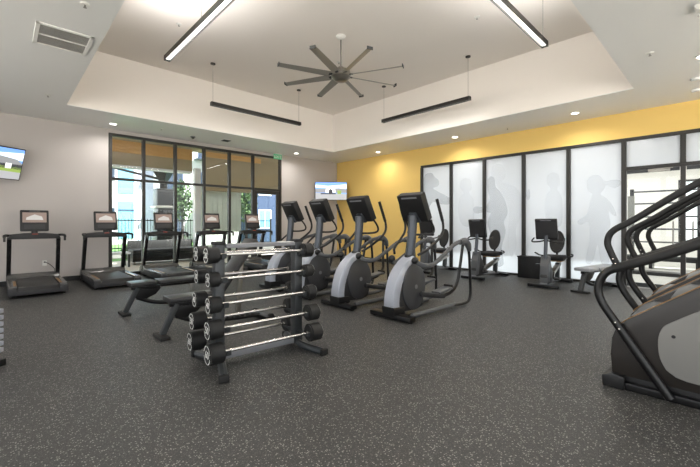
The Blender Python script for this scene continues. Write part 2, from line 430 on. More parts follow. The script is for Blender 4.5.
for k, (a, c) in enumerate([(.612, 1.415), (-.285, .542)]):
    d = struct(MB().lohi((xc-.006, a+.01, .02), (xc+.006, c-.01, TZ2-.035)).build('door_%d' % (k+2), clear_glass, smooth=False))
    yy = a+.1 if k == 0 else c-.1
    MB().lohi((xc-.008, a+.01, TZ2-.1), (xc+.008, c-.01, TZ2-.035)).build('top_rail', greymetal, d)
    MB().lohi((xc-.012, a+.01, .02), (xc+.012, c-.01, .10)).build('bottom_rail', greymetal, d)
    q = MB(); q.tube([(xc-.008, yy, 1.3), (xc-.06, yy, 1.3), (xc-.06, yy, .8), (xc-.008, yy, .8)], .012, k=1); q.build('door_pull', steel, d)
    q = MB(); q.lohi((xc-.07, (a+c)/2-.26, TZ2-.1), (xc-.02, (a+c)/2+.06, TZ2-.045), bev=.006); q.beam((xc-.06, (a+c)/2, TZ2-.05), (xc-.1, a+.1, TZ2-.05), .02, .012); q.build('door_closer', steel, d)
# film silhouettes printed on the frosted glass (flat print, just proud of the panes)
SIL = {
 'rowing_figure_print': (film_dark, 0, [(6.256,2.596),(6.186,2.708),(5.979,2.717),(5.877,2.592),(5.745,2.466),(5.778,2.325),(5.945,2.279),(5.745,2.152),(5.486,2.024),(5.38,1.934),(5.38,1.795),(5.679,1.807),(5.945,1.874),(6.116,1.647),(6.256,1.503)]),
 'pale_figure_print': (film_light, 2, [(4.163,2.716),(4.034,2.765),(3.907,2.713),(3.832,2.555),(3.857,2.384),(3.932,2.291),(3.637,2.17),(3.472,1.966),(3.445,1.7),(3.449,1.461),(3.59,1.123),(3.566,.736),(3.686,.437),(3.783,.726),(3.759,1.49),(3.808,1.787),(3.957,2.068),(4.059,2.201),(4.111,2.382),(4.215,2.493)]),
 'boxing_figure_print': (film_dark, 2, [(4.294,2.372),(4.215,2.467),(4.111,2.382),(4.085,2.177),(3.957,2.043),(3.832,1.788),(3.783,1.515),(3.882,1.293),(3.832,1.046),(3.932,.645),(3.882,.249),(4.059,.184),(4.137,.583),(4.241,1.038),(4.294,1.294),(4.215,1.523),(4.321,1.55),(4.33,1.706),(4.241,1.882),(4.294,2.115)]),
 'fist_print': (film_dark, 1, [(4.706,1.638),(4.622,1.702),(4.456,1.684),(4.42,1.643),(4.42,1.552),(4.594,1.517),(4.678,1.558)]),
 'faint_figure_print': (film_light, 3, [(2.873,2.366),(2.768,2.424),(2.646,2.345),(2.625,2.141),(2.686,2.034),(2.585,1.871),(2.565,1.514),(2.605,1.203),(2.831,1.201),(2.937,1.522),(2.915,1.888),(2.81,2.042),(2.894,2.185)]),
 'distant_figure_print': (film_light, 1, [(y*1.25+1.46, z*1.05-.06) for y, z in [(2.873,2.366),(2.768,2.424),(2.646,2.345),(2.625,2.141),(2.686,2.034),(2.585,1.871),(2.565,1.514),(2.605,1.203),(2.831,1.201),(2.937,1.522),(2.915,1.888),(2.81,2.042),(2.894,2.185)]]),
 'glove_print': (film_mid, 3, [(3.35,1.912),(3.311,2.052),(3.265,2.049),(3.254,1.883),(3.311,1.814)]),
 'ponytail_woman_print': (film_mid, 4, [(2.105,2.166),(2.032,2.266),(1.889,2.273),(1.802,2.161),(1.75,2.136),(1.648,2.159),(1.531,2.139),(1.499,2.055),(1.614,1.983),(1.75,2.054),(1.802,1.954),(1.854,1.874),(1.733,1.764),(1.631,1.597),(1.581,1.412),(1.665,1.454),(1.716,1.517),(1.682,1.229),(1.75,.92),(1.699,.47),(1.837,.418),(1.907,.81),(1.996,.447),(2.124,.437),(2.051,.909),(2.069,1.291),(2.217,1.227),(2.273,1.313),(2.105,1.462),(2.032,1.778),(1.996,1.882),(2.087,1.973)]),
}
for k, (mt, lvl, poly) in SIL.items():
    off = .008+(.002 if k == 'boxing_figure_print' else 0)
    pp = [(p.x, p.y) for p in catmull([Vector((y, z, 0)) for y, z in poly+[poly[0]]], 3)[:-1]]
    MB().prism(pp, 0, xc-off, xc-off+.0015).build(k, mt, win2, smooth=False)

# studio beyond the glass
SX1 = 14.0
struct(MB().lohi((X1+.16, Y0, -.12), (SX1+.2, Y1, 0)).build('floor_studio', studio_floor))
q = MB(); q.lohi((X1+.16, Y0, 3.1), (10.38, Y1, 3.2)); q.lohi((10.92, Y0, 3.1), (SX1+.2, Y1, 3.2)); q.lohi((10.38, Y0, 3.1), (10.92, -1.0, 3.2)); q.lohi((10.38, 3.2, 3.1), (10.92, Y1, 3.2))
struct(q.build('ceiling_studio', studio_white))
added_sky = struct(MB().lohi((10.36, -1.02, 3.2), (10.39, 3.22, 3.26)).lohi((10.91, -1.02, 3.2), (10.94, 3.22, 3.26)).build('added_skylight', frame_black))  # unseen skylight added so sun brightens the foot of the frosted glass
MB().lohi((10.39, -1.0, 3.22), (10.91, 3.2, 3.23)).build('added_skylight_pane', clear_glass, added_sky, smooth=False)
q = MB(); q.lohi((SX1, 1.0, 0), (SX1+.15, Y1, 3.1)); q.lohi((SX1, Y0, 0), (SX1+.15, -1.6, 3.1)); q.lohi((SX1, -1.6, 2.5), (SX1+.15, 1.0, 3.1)); q.lohi((SX1, -1.6, 0), (SX1+.15, 1., .5))
struct(q.build('wall_studio', studio_white))
struct(MB().lohi((X1+.16, Y1-.1, 0), (SX1, Y1, 3.1)).build('wall_studio_end', studio_white))
struct(MB().lohi((X1+.16, Y0, 0), (SX1, Y0+.1, 3.1)).build('wall_studio_near', studio_white))
q = MB(); q.lohi((SX1+.04, -1.6, 2.44), (SX1+.1, 1., 2.5)); q.lohi((SX1+.04, -1.6, .5), (SX1+.1, 1., .56))
for y in (-1.57, -.3, .97): q.lohi((SX1+.04, y-.03, .5), (SX1+.1, y+.03, 2.5))
win3 = struct(q.build('window_3', frame_black))
MB().lohi((SX1+.06, -1.57, .56), (SX1+.07, .97, 2.44)).build('pane', clear_glass, win3, smooth=False)
area('studio_backlight', (11.6, 3.5, 3.05), 3.4, 8.5, 360, (1, .99, .97))  # unseen area lamp added to backlight the frosted panes

# ------------------------------------------------------------------ ceiling fittings
def downlight(x, y, label, cat='ceiling light', power=12):
    t = thing('recessed_downlight', label, cat, (x, y, H), 0, 'recessed downlights in the lower ceiling')
    MB().lathe([(.088, 0), (.088, -.006), (.062, -.008), (.062, .0)], seg=28).build('trim_ring', white_m, t)
    MB().cyl((0, 0, -.0095), (0, 0, -.008), .062, seg=24).build('lens', lit, t)
    l = bpy.data.lights.new('downlight_lamp', 'AREA'); l.shape = 'DISK'; l.size = .14; l.energy = power; l.color = (1, .97, .93); l.spread = math.radians(150)
    o = bpy.data.objects.new('downlight_lamp', l); COL.objects.link(o); o.location = (0, 0, -.015); o.parent = t
    return t
downlight(1.806, 9.5, 'lit round downlight above the left end of the window')
downlight(6.76, 9.5, 'lit round downlight just right of the green exit sign')
downlight(8.425, 4.873, 'lit round downlight over the yellow wall, middle of its row')
downlight(8.317, 2.136, 'lit round downlight over the yellow wall, rightmost of its row')
downlight(8.484, 7.574, 'lit round downlight over the yellow wall, nearest the room corner')
downlight(6.69, .235, 'lit round downlight at the right edge of the photo')
for x, y, l in [(0.0, -1.5, 'nearest the camera'), (4.0, -1.5, 'beyond the stair climbers'), (-1.5, 3.0, 'left of the tray, nearer the camera'), (-1.5, 7.0, 'left of the tray, nearer the window wall')]:
    downlight(x, y, 'lit round downlight outside the photo, '+l)
def pendant(a, b, label, up_fill, canopies):
    a = Vector(a); b = Vector(b); c = (a+b)/2
    t = thing('linear_pendant_light', label, 'pendant light', c, 0, 'linear pendants around the ceiling tray')
    d = (b-a); L = d.length; u = d.normalized()
    sd_ = Vector((-u.y, u.x, 0)); hb = MB(); hb.beam(a-c+Vector((0, 0, .02)), b-c+Vector((0, 0, .02)), .085, .03, .004)
    for s_ in (-1, 1): hb.beam(a-c+sd_*.039*s_+Vector((0, 0, -.015)), b-c+sd_*.039*s_+Vector((0, 0, -.015)), .007, .06)
    for e_ in (a-c+u*.004, b-c-u*.004): hb.box(e_+Vector((0, 0, -.015)), (.006 if abs(u.x) > .5 else .08, .08 if abs(u.x) > .5 else .006, .06))
    hb.build('housing', frame_black, t)
    MB().beam(a-c+u*.01+Vector((0, 0, -.012)), b-c-u*.01+Vector((0, 0, -.012)), .068, .006).build('diffuser', pend_lit, t)
    for q in canopies:
        p = a-c+u*(L*q)
        MB().cyl(p+Vector((0, 0, .03)), p+Vector((0, 0, HT-c.z)), .0035, seg=6).build('suspension_cable', steel, t)
        MB().cyl(p+Vector((0, 0, HT-c.z-.02)), p+Vector((0, 0, HT-c.z)), .05, .05, seg=20).build('canopy', frame_black, t)
    l = area('pendant_lamp', (0, 0, -.05), L, .05, 24, (1, .97, .93)); l.parent = t; l.rotation_euler = (0, 0, math.atan2(u.y, u.x))
    if up_fill:
        l = area('tray_fill_lamp', (0, 0, .045), L, .05, 54, (1, .98, .95)); l.parent = t; l.rotation_euler = (PI, 0, -math.atan2(u.y, u.x))  # upward fill lamp added to brighten the tray ceiling
PZ = 3.79
pendant((1.83, 5.95, PZ), (1.83, 3.0, PZ), 'lit linear pendant at upper left running towards the camera', True, (.45, .95))
pendant((5.53, 1.79, PZ), (2.6, 1.79, PZ), 'lit linear pendant at upper right of the tray', True, (.03, .97))
pendant((3.183, 7.54, PZ), (5.49, 7.54, PZ), 'dark linear pendant seen edge-on along the window side of the tray', False, (0.02, .98))
pendant((6.81, 5.93, PZ), (6.81, 3.6, PZ), 'dark linear pendant seen edge-on along the yellow-wall side of the tray', False, (.02, .98))
# big ceiling fan
FX, FY, FZ = 4.42, 4.84, 3.93
fan = thing('ceiling_fan', 'large eight-bladed metal ceiling fan on a long rod in the ceiling tray', 'ceiling fan', (FX, FY, FZ))
MB().lathe([(.085, HT-FZ), (.085, HT-FZ-.02), (.06, HT-FZ-.05), (.02, HT-FZ-.07)][::-1]).build('canopy', white_m, fan)
MB().cyl((0, 0, .1), (0, 0, HT-FZ-.05), .013, seg=12).build('downrod', steel, fan)
MB().lathe([(.02, .16), (.05, .15), (.09, .10), (.165, .08), (.175, .02), (.175, -.03), (.15, -.05), (.12, -.085), (.10, -.10), (.02, -.105)][::-1], seg=36).build('motor_housing', fan_m, fan)
MB().lathe([(.13, -.06), (.178, -.005), (.178, .012), (.13, .02)], seg=36).build('hub_ring', steel, fan)
for k in range(8):
    a = math.radians(25.5+45*k); M = Matrix.Rotation(a, 4, 'Z')
    mb = MB(); pts = []
    rings = []
    for i in range(9):
        r = .20+(1.13-.20)*i/8; wd = .068-.014*i/8; pit = math.radians(18-8*i/8); ring = []
        for (cx, cz) in [(-wd, -.003), (-wd*.4, .008), (wd*.4, .010), (wd, .002), (wd*.4, -.004), (-wd*.4, -.006)]:
            ring.append(M @ Vector((r, cx*math.cos(pit)-cz*math.sin(pit), cx*math.sin(pit)+cz*math.cos(pit)-.005)))
        rings.append(ring)
    mb.loft(rings); bl = mb.build('blade', blade_m, fan)
    tip = MB(); tip.box(M @ Vector((1.135, 0, .0)), (.014, .10, .05), (0, 0, a), .003); tip.build('blade_tip', greymetal, bl)
    MB().box(M @ Vector((.18, 0, -.004)), (.1, .055, .02), (math.radians(14), 0, a), .003).build('blade_bracket', greymetal, fan)
# air grille
g = thing('air_supply_grille', 'white louvred air grille in the ceiling at upper left', 'vent', (.54, 5.54, H))
q = MB(); gx, gy = .265, .32
for s in (-1, 1): q.box((s*(gx-.02), 0, -.006), (.04, 2*gy, .014), bev=.003); q.box((0, s*(gy-.02), -.006), (2*gx, .04, .014), bev=.003)
q.box((0, 0, -.006), (2*gx-.06, .022, .012), bev=.002); q.build('frame', white_m, g)
MB().box((0, 0, -.001), (2*gx-.06, 2*gy-.06, .0015)).build('backing', slot_dark, g)
for k in range(22):
    y = -gy+.055+k*(2*gy-.11)/21
    if abs(y) < .016: continue
    MB().box((0, y, -.006), (2*gx-.08, .016, .003), (math.radians(35), 0, 0)).build('louver', louver, g)
# small ceiling vent near the window
g = thing('small_ceiling_vent', 'small dark slotted vent in the ceiling above the window', 'vent', (4.36, 9.35, H))
q = MB()
for s in (-1, 1): q.box((s*.09, 0, -.005), (.02, .2, .01), bev=.002); q.box((0, s*.09, -.005), (.2, .02, .01), bev=.002)
q.build('frame', greyplastic, g); MB().box((0, 0, -.001), (.17, .17, .0015)).build('backing', slot_dark, g)
for k in range(5): MB().box((0, -.06+k*.03, -.005), (.16, .014, .003), (.6, 0, 0)).build('louver', greymetal, g)
g = thing('dome_camera', 'small dark dome camera on the ceiling above the window', 'camera', (3.546, 9.5, H))
MB().lathe([(.06, 0), (.06, -.02), (.045, -.025)][::-1]).build('base_ring', greyplastic, g)
MB().ball((0, 0, -.025), .042, (1, 1, .8)).build('dome', mirror_dark, g)
def sprinkler(x, y, z, label):
    g = thing('sprinkler_head', label, 'sprinkler', (x, y, z), 0, 'ceiling sprinkler heads')
    MB().lathe([(.045, 0), (.04, -.007), (.012, -.01)][::-1], seg=20).build('cover_plate', white_m, g)
    q = MB(); q.cyl((0, 0, -.01), (0, 0, -.035), .007, seg=10); q.cyl((0, 0, -.035), (0, 0, -.038), .016, seg=14); q.build('deflector', steel, g)
sprinkler(2.71, 9.2, H, 'white ceiling sprinkler above the left part of the window')
sprinkler(.611, 4.488, H, 'white ceiling sprinkler just right above the louvred air grille')
sprinkler(.586, 8.132, H, 'ceiling sprinkler near the left-hand wall, left of the tray corner')
sprinkler(6.076, .706, H, 'ceiling sprinkler between the tray and the right photo edge')
sprinkler(8.5, 3.56, H, 'ceiling sprinkler over the yellow wall between two downlights')
sprinkler(2.174, 6.442, HT, 'sprinkler on the tray ceiling beside the upper left pendant')
sprinkler(5.614, 2.848, HT, 'sprinkler on the tray ceiling beside the upper right pendant')
sprinkler(5.104, 5.647, HT, 'sprinkler on the tray ceiling beside the fan')
def detector(x, y, label):
    g = thing('smoke_detector', label, 'smoke detector', (x, y, H))
    MB().lathe([(.065, 0), (.065, -.02), (.05, -.04), (.03, -.045)][::-1], seg=24).build('housing', white_m, g)
    MB().lathe([(.053, -.034), (.0535, -.038), (.045, -.041)][::-1], seg=24).build('sensor_ring', greyplastic, g)
detector(7.64, .34, 'white smoke detector by the right photo edge, nearer the downlight')
detector(8.30, .37, 'white smoke detector by the right photo edge, nearer the yellow wall')
g = thing('emergency_light', 'white twin-head emergency light on the ceiling at top right corner', 'emergency light', (5.13, .20, H))
MB().box((0, 0, -.018), (.16, .08, .036), bev=.010).build('housing', white_m, g)
for s in (-1, 1): MB().lathe([(.01, 0), (.018, .012), (.026, .03), (.026, .036)], (s*.09, 0, -.03), M=Matrix.Rotation(s*2.2, 4, 'Y')).build('lamp_head', white_m, g)
# exit sign
g = thing('exit_sign', 'green exit sign hanging from the ceiling at the window corner', 'sign', (6.35, 9.93, H))
MB().box((0, 0, -.015), (.26, .05, .03), bev=.004).build('housing', white_m, g)
pl = MB().box((0, 0, -.11), (.30, .006, .16), bev=.002).build('plate', exit_green, g)
text_part('EXIT', .13, .001, Matrix.Translation((0, -.005, -.115)) @ Matrix.Rotation(PI/2, 4, 'X'), whitemark, g)

# ------------------------------------------------------------------ televisions
tv_sky = mat('tv_sky', (120, 165, 225), .4, emit=1.0); tv_cloud = mat('tv_cloud', (225, 235, 248), .4, emit=1.0)
tv_grey = mat('tv_house_grey', (150, 152, 156), .4, emit=.8); tv_white = mat('tv_white', (240, 240, 240), .4, emit=1.0)
tv_green = mat('tv_lawn', (150, 175, 90), .4, emit=.8); tv_dark = mat('tv_dark', (70, 72, 78), .4, emit=.6); tv_road = mat('tv_road', (170, 172, 176), .4, emit=.9)
def tv(loc, rot, label, kind, wall_dir):
    t = thing('television', label, 'television', loc, rot=rot)
    W, Hh = 1.12, .64
    MB().box((0, .02, 0), (W, .045, Hh), bev=.006).build('screen_housing', black, t)
    s = MB().box((0, -.0035, 0), (W-.03, .003, Hh-.035)).build('screen', tv_sky, t, smooth=False)
    def q(name, m_, poly, off): MB().prism(poly, 1, -.0055-off, -.0045-off).build(name, m_, s, smooth=False)
    w_, h_ = (W-.03)/2, (Hh-.035)/2
    q('picture_cloud', tv_cloud, [(-w_, .12), (w_, .08), (w_, .24), (-.1, .18), (-w_, .22)], 0)
    q('picture_road', tv_road, [(-w_, -h_), (w_, -h_), (w_, -.10), (-w_, -.06)], 0)
    if kind == 0:
        q('picture_lawn', tv_green, [(-w_, -.12), (w_, -.16), (w_, -.06), (-w_, -.02)], .001)
        q('picture_roof', tv_grey, [(-w_, .14), (.1, .15), (.45, .10), (w_, .02), (w_, -.02), (-w_, 0)], .001)
        q('picture_wall', tv_dark, [(-w_, -.08), (w_, -.1), (w_, 0), (-w_, 0)], .001)
        q('picture_gable', tv_white, [(-.1, -.08), (.12, -.08), (.12, .03), (.0, .12), (-.1, .03)], .002)
        q('picture_pillar', tv_white, [(.27, -.09), (.37, -.09), (.37, .01), (.27, .01)], .002)
        q('picture_tree', tv_green, [(-.5, -.1), (-.38, -.1), (-.4, .1), (-.48, .12)], .002)
    else:
        q('picture_roof', tv_grey, [(-w_, .07), (-.2, .09), (.3, .1), (w_, .06), (w_, -.06), (-w_, -.05)], .001)
        q('picture_dome', tv_white, [(-.2, -.05), (.16, -.05), (.14, .06), (.0, .16), (-.08, .16), (-.18, .06)], .002)
        q('picture_arch', tv_dark, [(-.08, -.08), (.05, -.08), (.05, .03), (-.015, .08), (-.08, .03)], .003)
        q('picture_cars', tv_dark, [(-.36, -.11), (.16, -.11), (.16, -.07), (-.36, -.07)], .003)
        q('picture_tree', tv_green, [(.22, -.1), (.36, -.1), (.36, .02), (.22, .02)], .003)
    a = MB(); a.cyl((0, .04, 0), wall_dir, .02, seg=12); a.box((0, .05, 0), (.3, .02, .2), bev=.004); a.build('wall_bracket', blackmetal, t)
    return t
tv((-.17, 9.55, 2.43), (math.radians(18), 0, math.radians(30)), 'wall-mounted television at the left photo edge showing a house and lawn', 0, (-.1, .45, .1))
tv((8.33, 9.63, 2.38), (math.radians(4), 0, math.radians(-42)), 'wall-mounted television in the room corner by the yellow wall', 1, (.15, .42, 0))

# ------------------------------------------------------------------ treadmills
scr_img = mat('treadmill_display', (140, 122, 114), .3, emit=.3); scr_img2 = mat('treadmill_display_pale', (190, 188, 186), .3, emit=.35)
tm_red = mat('red_key', (150, 56, 40), .4)
def treadmill():
    t = thing('treadmill', '', 'treadmill', group='treadmills in front of the window wall')
    b_ = MB(); b_.prism([(-.85, .05), (-.85, .12), (-.80, .155), (.45, .175), (.78, .16), (.80, .05)], 0, -.40, .40, .008); b_.build('deck_frame', darkplastic, t)
    q = MB(); q.lohi((-.275, -.845, .06), (.275, .46, .188), bev=.02); q.build('belt', belt_m, t)
    for s in (-1, 1):
        r = MB().prism([(s*.285, -.78), (s*.395, -.78), (s*.395, .46), (s*.285, .46)], 2, .15, .196, .006).build('side_rail', deck_grey, t)
        MB().lohi((s*.288, -.70, .196), (s*.325, .0, .1995)).build('grip_strip', gold, r, label='bronze grip strip')
        MB().box((s*.34, -.81, .12), (.12, .09, .11), bev=.015).build('rear_cap', darkplastic, t)
        MB().cyl((s*.34, -.74, .028), (s*.37, -.74, .028), .028, seg=14).build('rear_foot', softblack, t)
        MB().box((s*.34, .62, .03), (.07, .12, .06), bev=.008).build('front_foot', softblack, t)
        u = MB(); u.beam((s*.375, .66, .15), (s*.365, .36, .99), .068, .10, .012, up=(0, 1, 0)); u.build('upright', upright_m, t)
        h_ = MB(); h_.tube([(s*.30, .36, 1.02), (s*.40, .30, 1.035), (s*.435, .12, 1.03), (s*.435, .0, 1.01)], .024, seg=10); h_.build('handrail', softblack, t)
        MB().box((s*.435, .02, .975), (.035, .05, .10), bev=.01).build('rail_end', black, t)
    hd = MB(); hd.prism([(.44, .17), (.50, .225), (.62, .27), (.80, .25), (.88, .18), (.88, .05), (.44, .05)], 0, -.40, .40, .015); hd.build('motor_hood', deck_grey, t)
    db = MB(); db.prism([(-.40, .96), (.40, .96), (.36, 1.05), (.15, 1.075), (-.15, 1.075), (-.36, 1.05)], 1, .25, .43, .012); db.build('dashboard', black, t)
    st = MB(); st.box((0, .245, 1.055), (.09, .012, .018), bev=.003); st.build('stop_key', tm_red, t, label='red stop key')
    co = MB(); co.box((0, .375, 1.315), (.43, .06, .42), (math.radians(-12), 0, 0), .02); c = co.build('console', black, t)
    MB().tube([(0, .36, 1.06), (0, .39, 1.2)], .05, seg=12, k=1).build('console_neck', darkplastic, t)
    R = Matrix.Translation((0, .375, 1.315)) @ Matrix.Rotation(math.radians(-12), 4, 'X')
    s_ = MB(); s_.box((0, 0, 0), (.36, .004, .20)); bmesh.ops.transform(s_.bm, matrix=R @ Matrix.Translation((0, -.032, .06)), verts=s_.bm.verts); s_.build('display', scr_img, c, smooth=False)
    s_ = MB(); s_.prism([(-.13, -.05), (.13, -.05), (.11, .02), (.05, .04), (0, .06), (-.06, .03), (-.12, .0)], 1, -.001, .001)
    bmesh.ops.transform(s_.bm, matrix=R @ Matrix.Translation((0, -.035, .06)), verts=s_.bm.verts); s_.build('display_graphic', scr_img2, c, smooth=False)
    s_ = MB(); s_.box((0, 0, 0), (.31, .006, .09), bev=.002); bmesh.ops.transform(s_.bm, matrix=R @ Matrix.Translation((0, -.032, -.125)), verts=s_.bm.verts); s_.build('key_strip', darkplastic, c)
    s_ = MB()
    for k in range(9): s_.box((-.07+k*.0175, -.031, .185), (.011, .003, .009))
    bmesh.ops.transform(s_.bm, matrix=R, verts=s_.bm.verts); s_.build('badge', greyplastic, c)
    return t
tm0 = treadmill(); tm0.location = (.48, 9.10, 0)
tm0['label'] = 'black treadmill against the white wall, leftmost of the five'
for x, l in [(1.66, 'treadmill at the left edge of the window, second of the row'), (2.84, 'treadmill in front of the second window mullion, middle of the row'),
             (4.02, 'treadmill seen behind the barbell rack, fourth of the row'), (5.20, 'treadmill nearest the glass door, rightmost of the row')]:
    dup(tm0, (x, 9.10, 0), 0, l)
g = thing('wall_outlet', 'white wall outlet with a black plug behind the leftmost treadmill', 'outlet', (.67, Y1-.002, .42))
MB().box((0, -.004, 0), (.075, .008, .115), bev=.002).build('cover_plate', white_m, g)
q = MB(); q.box((0, -.02, .02), (.03, .03, .025), bev=.004); q.tube([(0, -.03, .02), (.03, -.08, .01), (.09, -.1, -.04), (.16, -.12, -.15), (.1, -.14, -.3)], .006, seg=6); q.build('plug_cable', black, g)

# ------------------------------------------------------------------ barbell rack and barbells
RK = thing('barbell_rack', 'dark grey two-sided barbell rack standing in the middle of the floor', 'rack', (1.80, 3.123, 0), math.radians(-5))
rows = [(1.0, .115, .070, '20'), (.795, .135, .064, '30'), (.585, .165, .070, '40'), (.385, .195, .080, '50'), (.195, .225, .086, '60')]
for s in (-1, 1):
    p = MB(); p.beam((s*.40, -.0, .05), (s*.40, 0, 1.09), .10, .085, .012, up=(1, 0, 0)); p.build('upright', greymetal, RK)
    MB().box((s*.40, 0, 1.095), (.10, .12, .03), bev=.01).build('upright_cap', softblack, RK)
    for v in (-1, 1):
        f = MB(); f.tube([(s*.40, v*.02, .07), (s*.405, v*.10, .045), (s*(.41+.07), v*.36, .03)], .036, seg=8, k=3); f.build('foot', greymetal, RK)
        MB().box((s*.485, v*.375, .03), (.085, .04, .06), (0, 0, -s*v*.25), .01).build('foot_cap', softblack, RK)
for k, (z, v, r, nn) in enumerate(rows):
    for s in (-1, 1):
        for q in (-1, 1):
            c = MB(); c.prism([(q*.02, z-.06), (q*(v-.03), z-.035), (q*(v+.035), z-.032), (q*(v+.042), z+.012), (q*(v+.030), z+.012), (q*(v+.018), z-.016), (q*(v-.02), z-.014), (q*.02, z-.01)], 0, s*.40-.022, s*.40+.022, .002)
            c.build('saddle', greymetal, RK)
MB().lohi((-.35, -.065, 1.05), (.35, .065, 1.085), bev=.008).build('top_beam', greyplastic, RK, label='pale grey top beam')
MB().lohi((.20, -.055, 1.085), (.34, .055, 1.088)).build('sticker', whitemark, RK, label='white sticker on the top beam')
MB().lohi((-.35, -.045, .06), (.35, .045, .115), bev=.008).build('lower_beam', greyplastic, RK, label='lighter grey lower crossbeam')
# barbells
def barbell(r, num, label):
    t = thing('fixed_barbell', label, 'barbell', group='fixed barbells on the two-sided rack')
    MB().cyl((-.435, 0, 0), (.435, 0, 0), .0140, seg=14).build('shaft', chrome, t)
    for s in (-1, 1):
        M = Matrix.Rotation(PI/2, 4, 'Y')
        h_ = MB(); L = r*1.5
        a = s*.42; bnd = s*(.42+L)
        h_.cyl((a, 0, 0), (bnd, 0, 0), r, seg=26, bev=.010); hh = h_.build('weight_head', softblack, t)
        MB().cyl((s*.409, 0, 0), (s*.424, 0, 0), .024, seg=16).build('collar', chrome, t)
        ring = MB()
        def f(tb, R0=r*.80, R1=r*.90):
            x = bnd+s*.0012; kk = 28
            vi = [tb.verts.new((x, R0*math.cos(2*PI*j/kk), R0*math.sin(2*PI*j/kk))) for j in range(kk)]
            vo = [tb.verts.new((x, R1*math.cos(2*PI*j/kk), R1*math.sin(2*PI*j/kk))) for j in range(kk)]
            for j in range(kk):
                if j % 14 in (0, 13, 6): continue
                tb.faces.new((vi[j], vi[(j+1) % kk], vo[(j+1) % kk], vo[j]))
        ring._add(f); ring.build('printed_ring', whitemark, hh, smooth=False)
        Mt = Matrix.Translation((bnd+s*.0015, 0, 0)) @ (Matrix.Rotation(-s*PI/2*-1, 4, 'Z')) @ Matrix.Rotation(PI/2, 4, 'X')
        text_part(num, r*1.05, .0006, Mt, whitemark, hh, 'weight_number')
    return t
names = ['top', 'second', 'third', 'fourth', 'bottom']
ca, sa = math.cos(math.radians(-5)), math.sin(math.radians(-5))
for k, (z, v, r, nn) in enumerate(rows):
    first = None
    for q in (-1, 1):
        x, y = (-.05, v*q) if q < 0 else (-.065, v*q)
        wx, wy = 1.83+x*ca-y*sa, 3.12+x*sa+y*ca
        lab = 'black-headed chrome barbell on the %s tier, %s side of the rack' % (names[k], 'camera' if q < 0 else 'treadmill')
        if first is None:
            first = barbell(r, nn, lab); first.location = (wx, wy, z); first.rotation_euler = (0, 0, math.radians(-5))
        else: dup(first, (wx, wy, z), math.radians(-5), lab)

# ------------------------------------------------------------------ benches
def bench(label, loc, rz, incline=0, padmat=None):
    t = thing('weight_bench', label, 'bench', loc, rz, 'adjustable weight benches')
    pm = padmat or vinyl
    MB().lohi((0.0, -.14, .385), ((.54 if incline else .34), .14, .445), bev=.018).build('seat_pad', pm, t)
    q = MB()
    ang = math.radians(-incline); hx, hz = (.58 if incline else .36), .385
    M = Matrix.Translation((hx, 0, hz)) @ Matrix.Rotation(ang, 4, 'Y')
    q.lohi((0, -.145, 0), (.82, .145, .06), bev=.018); bmesh.ops.transform(q.bm, matrix=M, verts=q.bm.verts); q.build('back_pad', pm, t)
    s_ = MB(); s_.lohi((.05, -.04, -.045), (.62, .04, 0), bev=.006); bmesh.ops.transform(s_.bm, matrix=M, verts=s_.bm.verts); s_.build('back_support', blackmetal, t)
    MB().beam((.03, 0, .36), (.40, 0, .34), .07, .05, .006).build('seat_frame', blackmetal, t)
    l = MB(); l.beam((.11, 0, .36), (-.045, 0, .03), .075, .06, .01); l.build('front_leg', greymetal, t)
    MB().box((-.05, 0, .018), (.10, .30, .036), bev=.008).build('front_foot', softblack, t)
    g_ = MB(); g_.prism([(.09, .36), (.42, .33), (.34, .24), (.22, .19), (.10, .20), (.05, .25)], 1, -.028, .028, .006); g_.build('gusset', blackmetal, t)
    MB().tube([(.10, 0, .22), (.35, 0, .12), (.75, 0, .07), (1.16, 0, .05)], .03, seg=10).build('base_rail', blackmetal, t)
    MB().box((1.18, 0, .03), (.09, .46, .06), bev=.01).build('rear_foot', blackmetal, t)
    for s in (-1, 1): MB().cyl((1.22, s*.18, .045), (1.22, s*.22, .045), .045, seg=18).build('transport_wheel', softblack, t)
    top = M @ Vector((.5, 0, -.03))
    MB().beam((.86, 0, .08), top, .05, .035, .006).build('adjustment_strut', steel, t)
    q = MB()
    for k in range(6): q.cyl((.70+.07*k, -.04, .075-.004*k+.02), (.70+.07*k, .04, .075-.004*k+.02), .016, seg=8)
    q.build('notch_ladder', blackmetal, t)
    MB().cyl((.13, -.07, .39), (.13, -.055, .39), .012, seg=10).build('adjustment_knob', chrome, t)
    return t
bench('flat black weight bench beyond the rack, nearer the treadmills', (1.285, 5.80, 0), 0)
bench('black weight bench with raised back rest right behind the barbell rack', (1.335, 4.36, 0), 0, 53)
vin_sheen = mat('bench_vinyl_sheen', (150, 152, 156), .28, bump=.3, bscale=160, var=.03)  # vinyl paled, light reflected on the pads put into the colour
bench('weight bench, pads tinted pale for reflected light, standing by the frosted glass', (7.66, 1.86, 0), math.radians(-12), 0, vin_sheen)

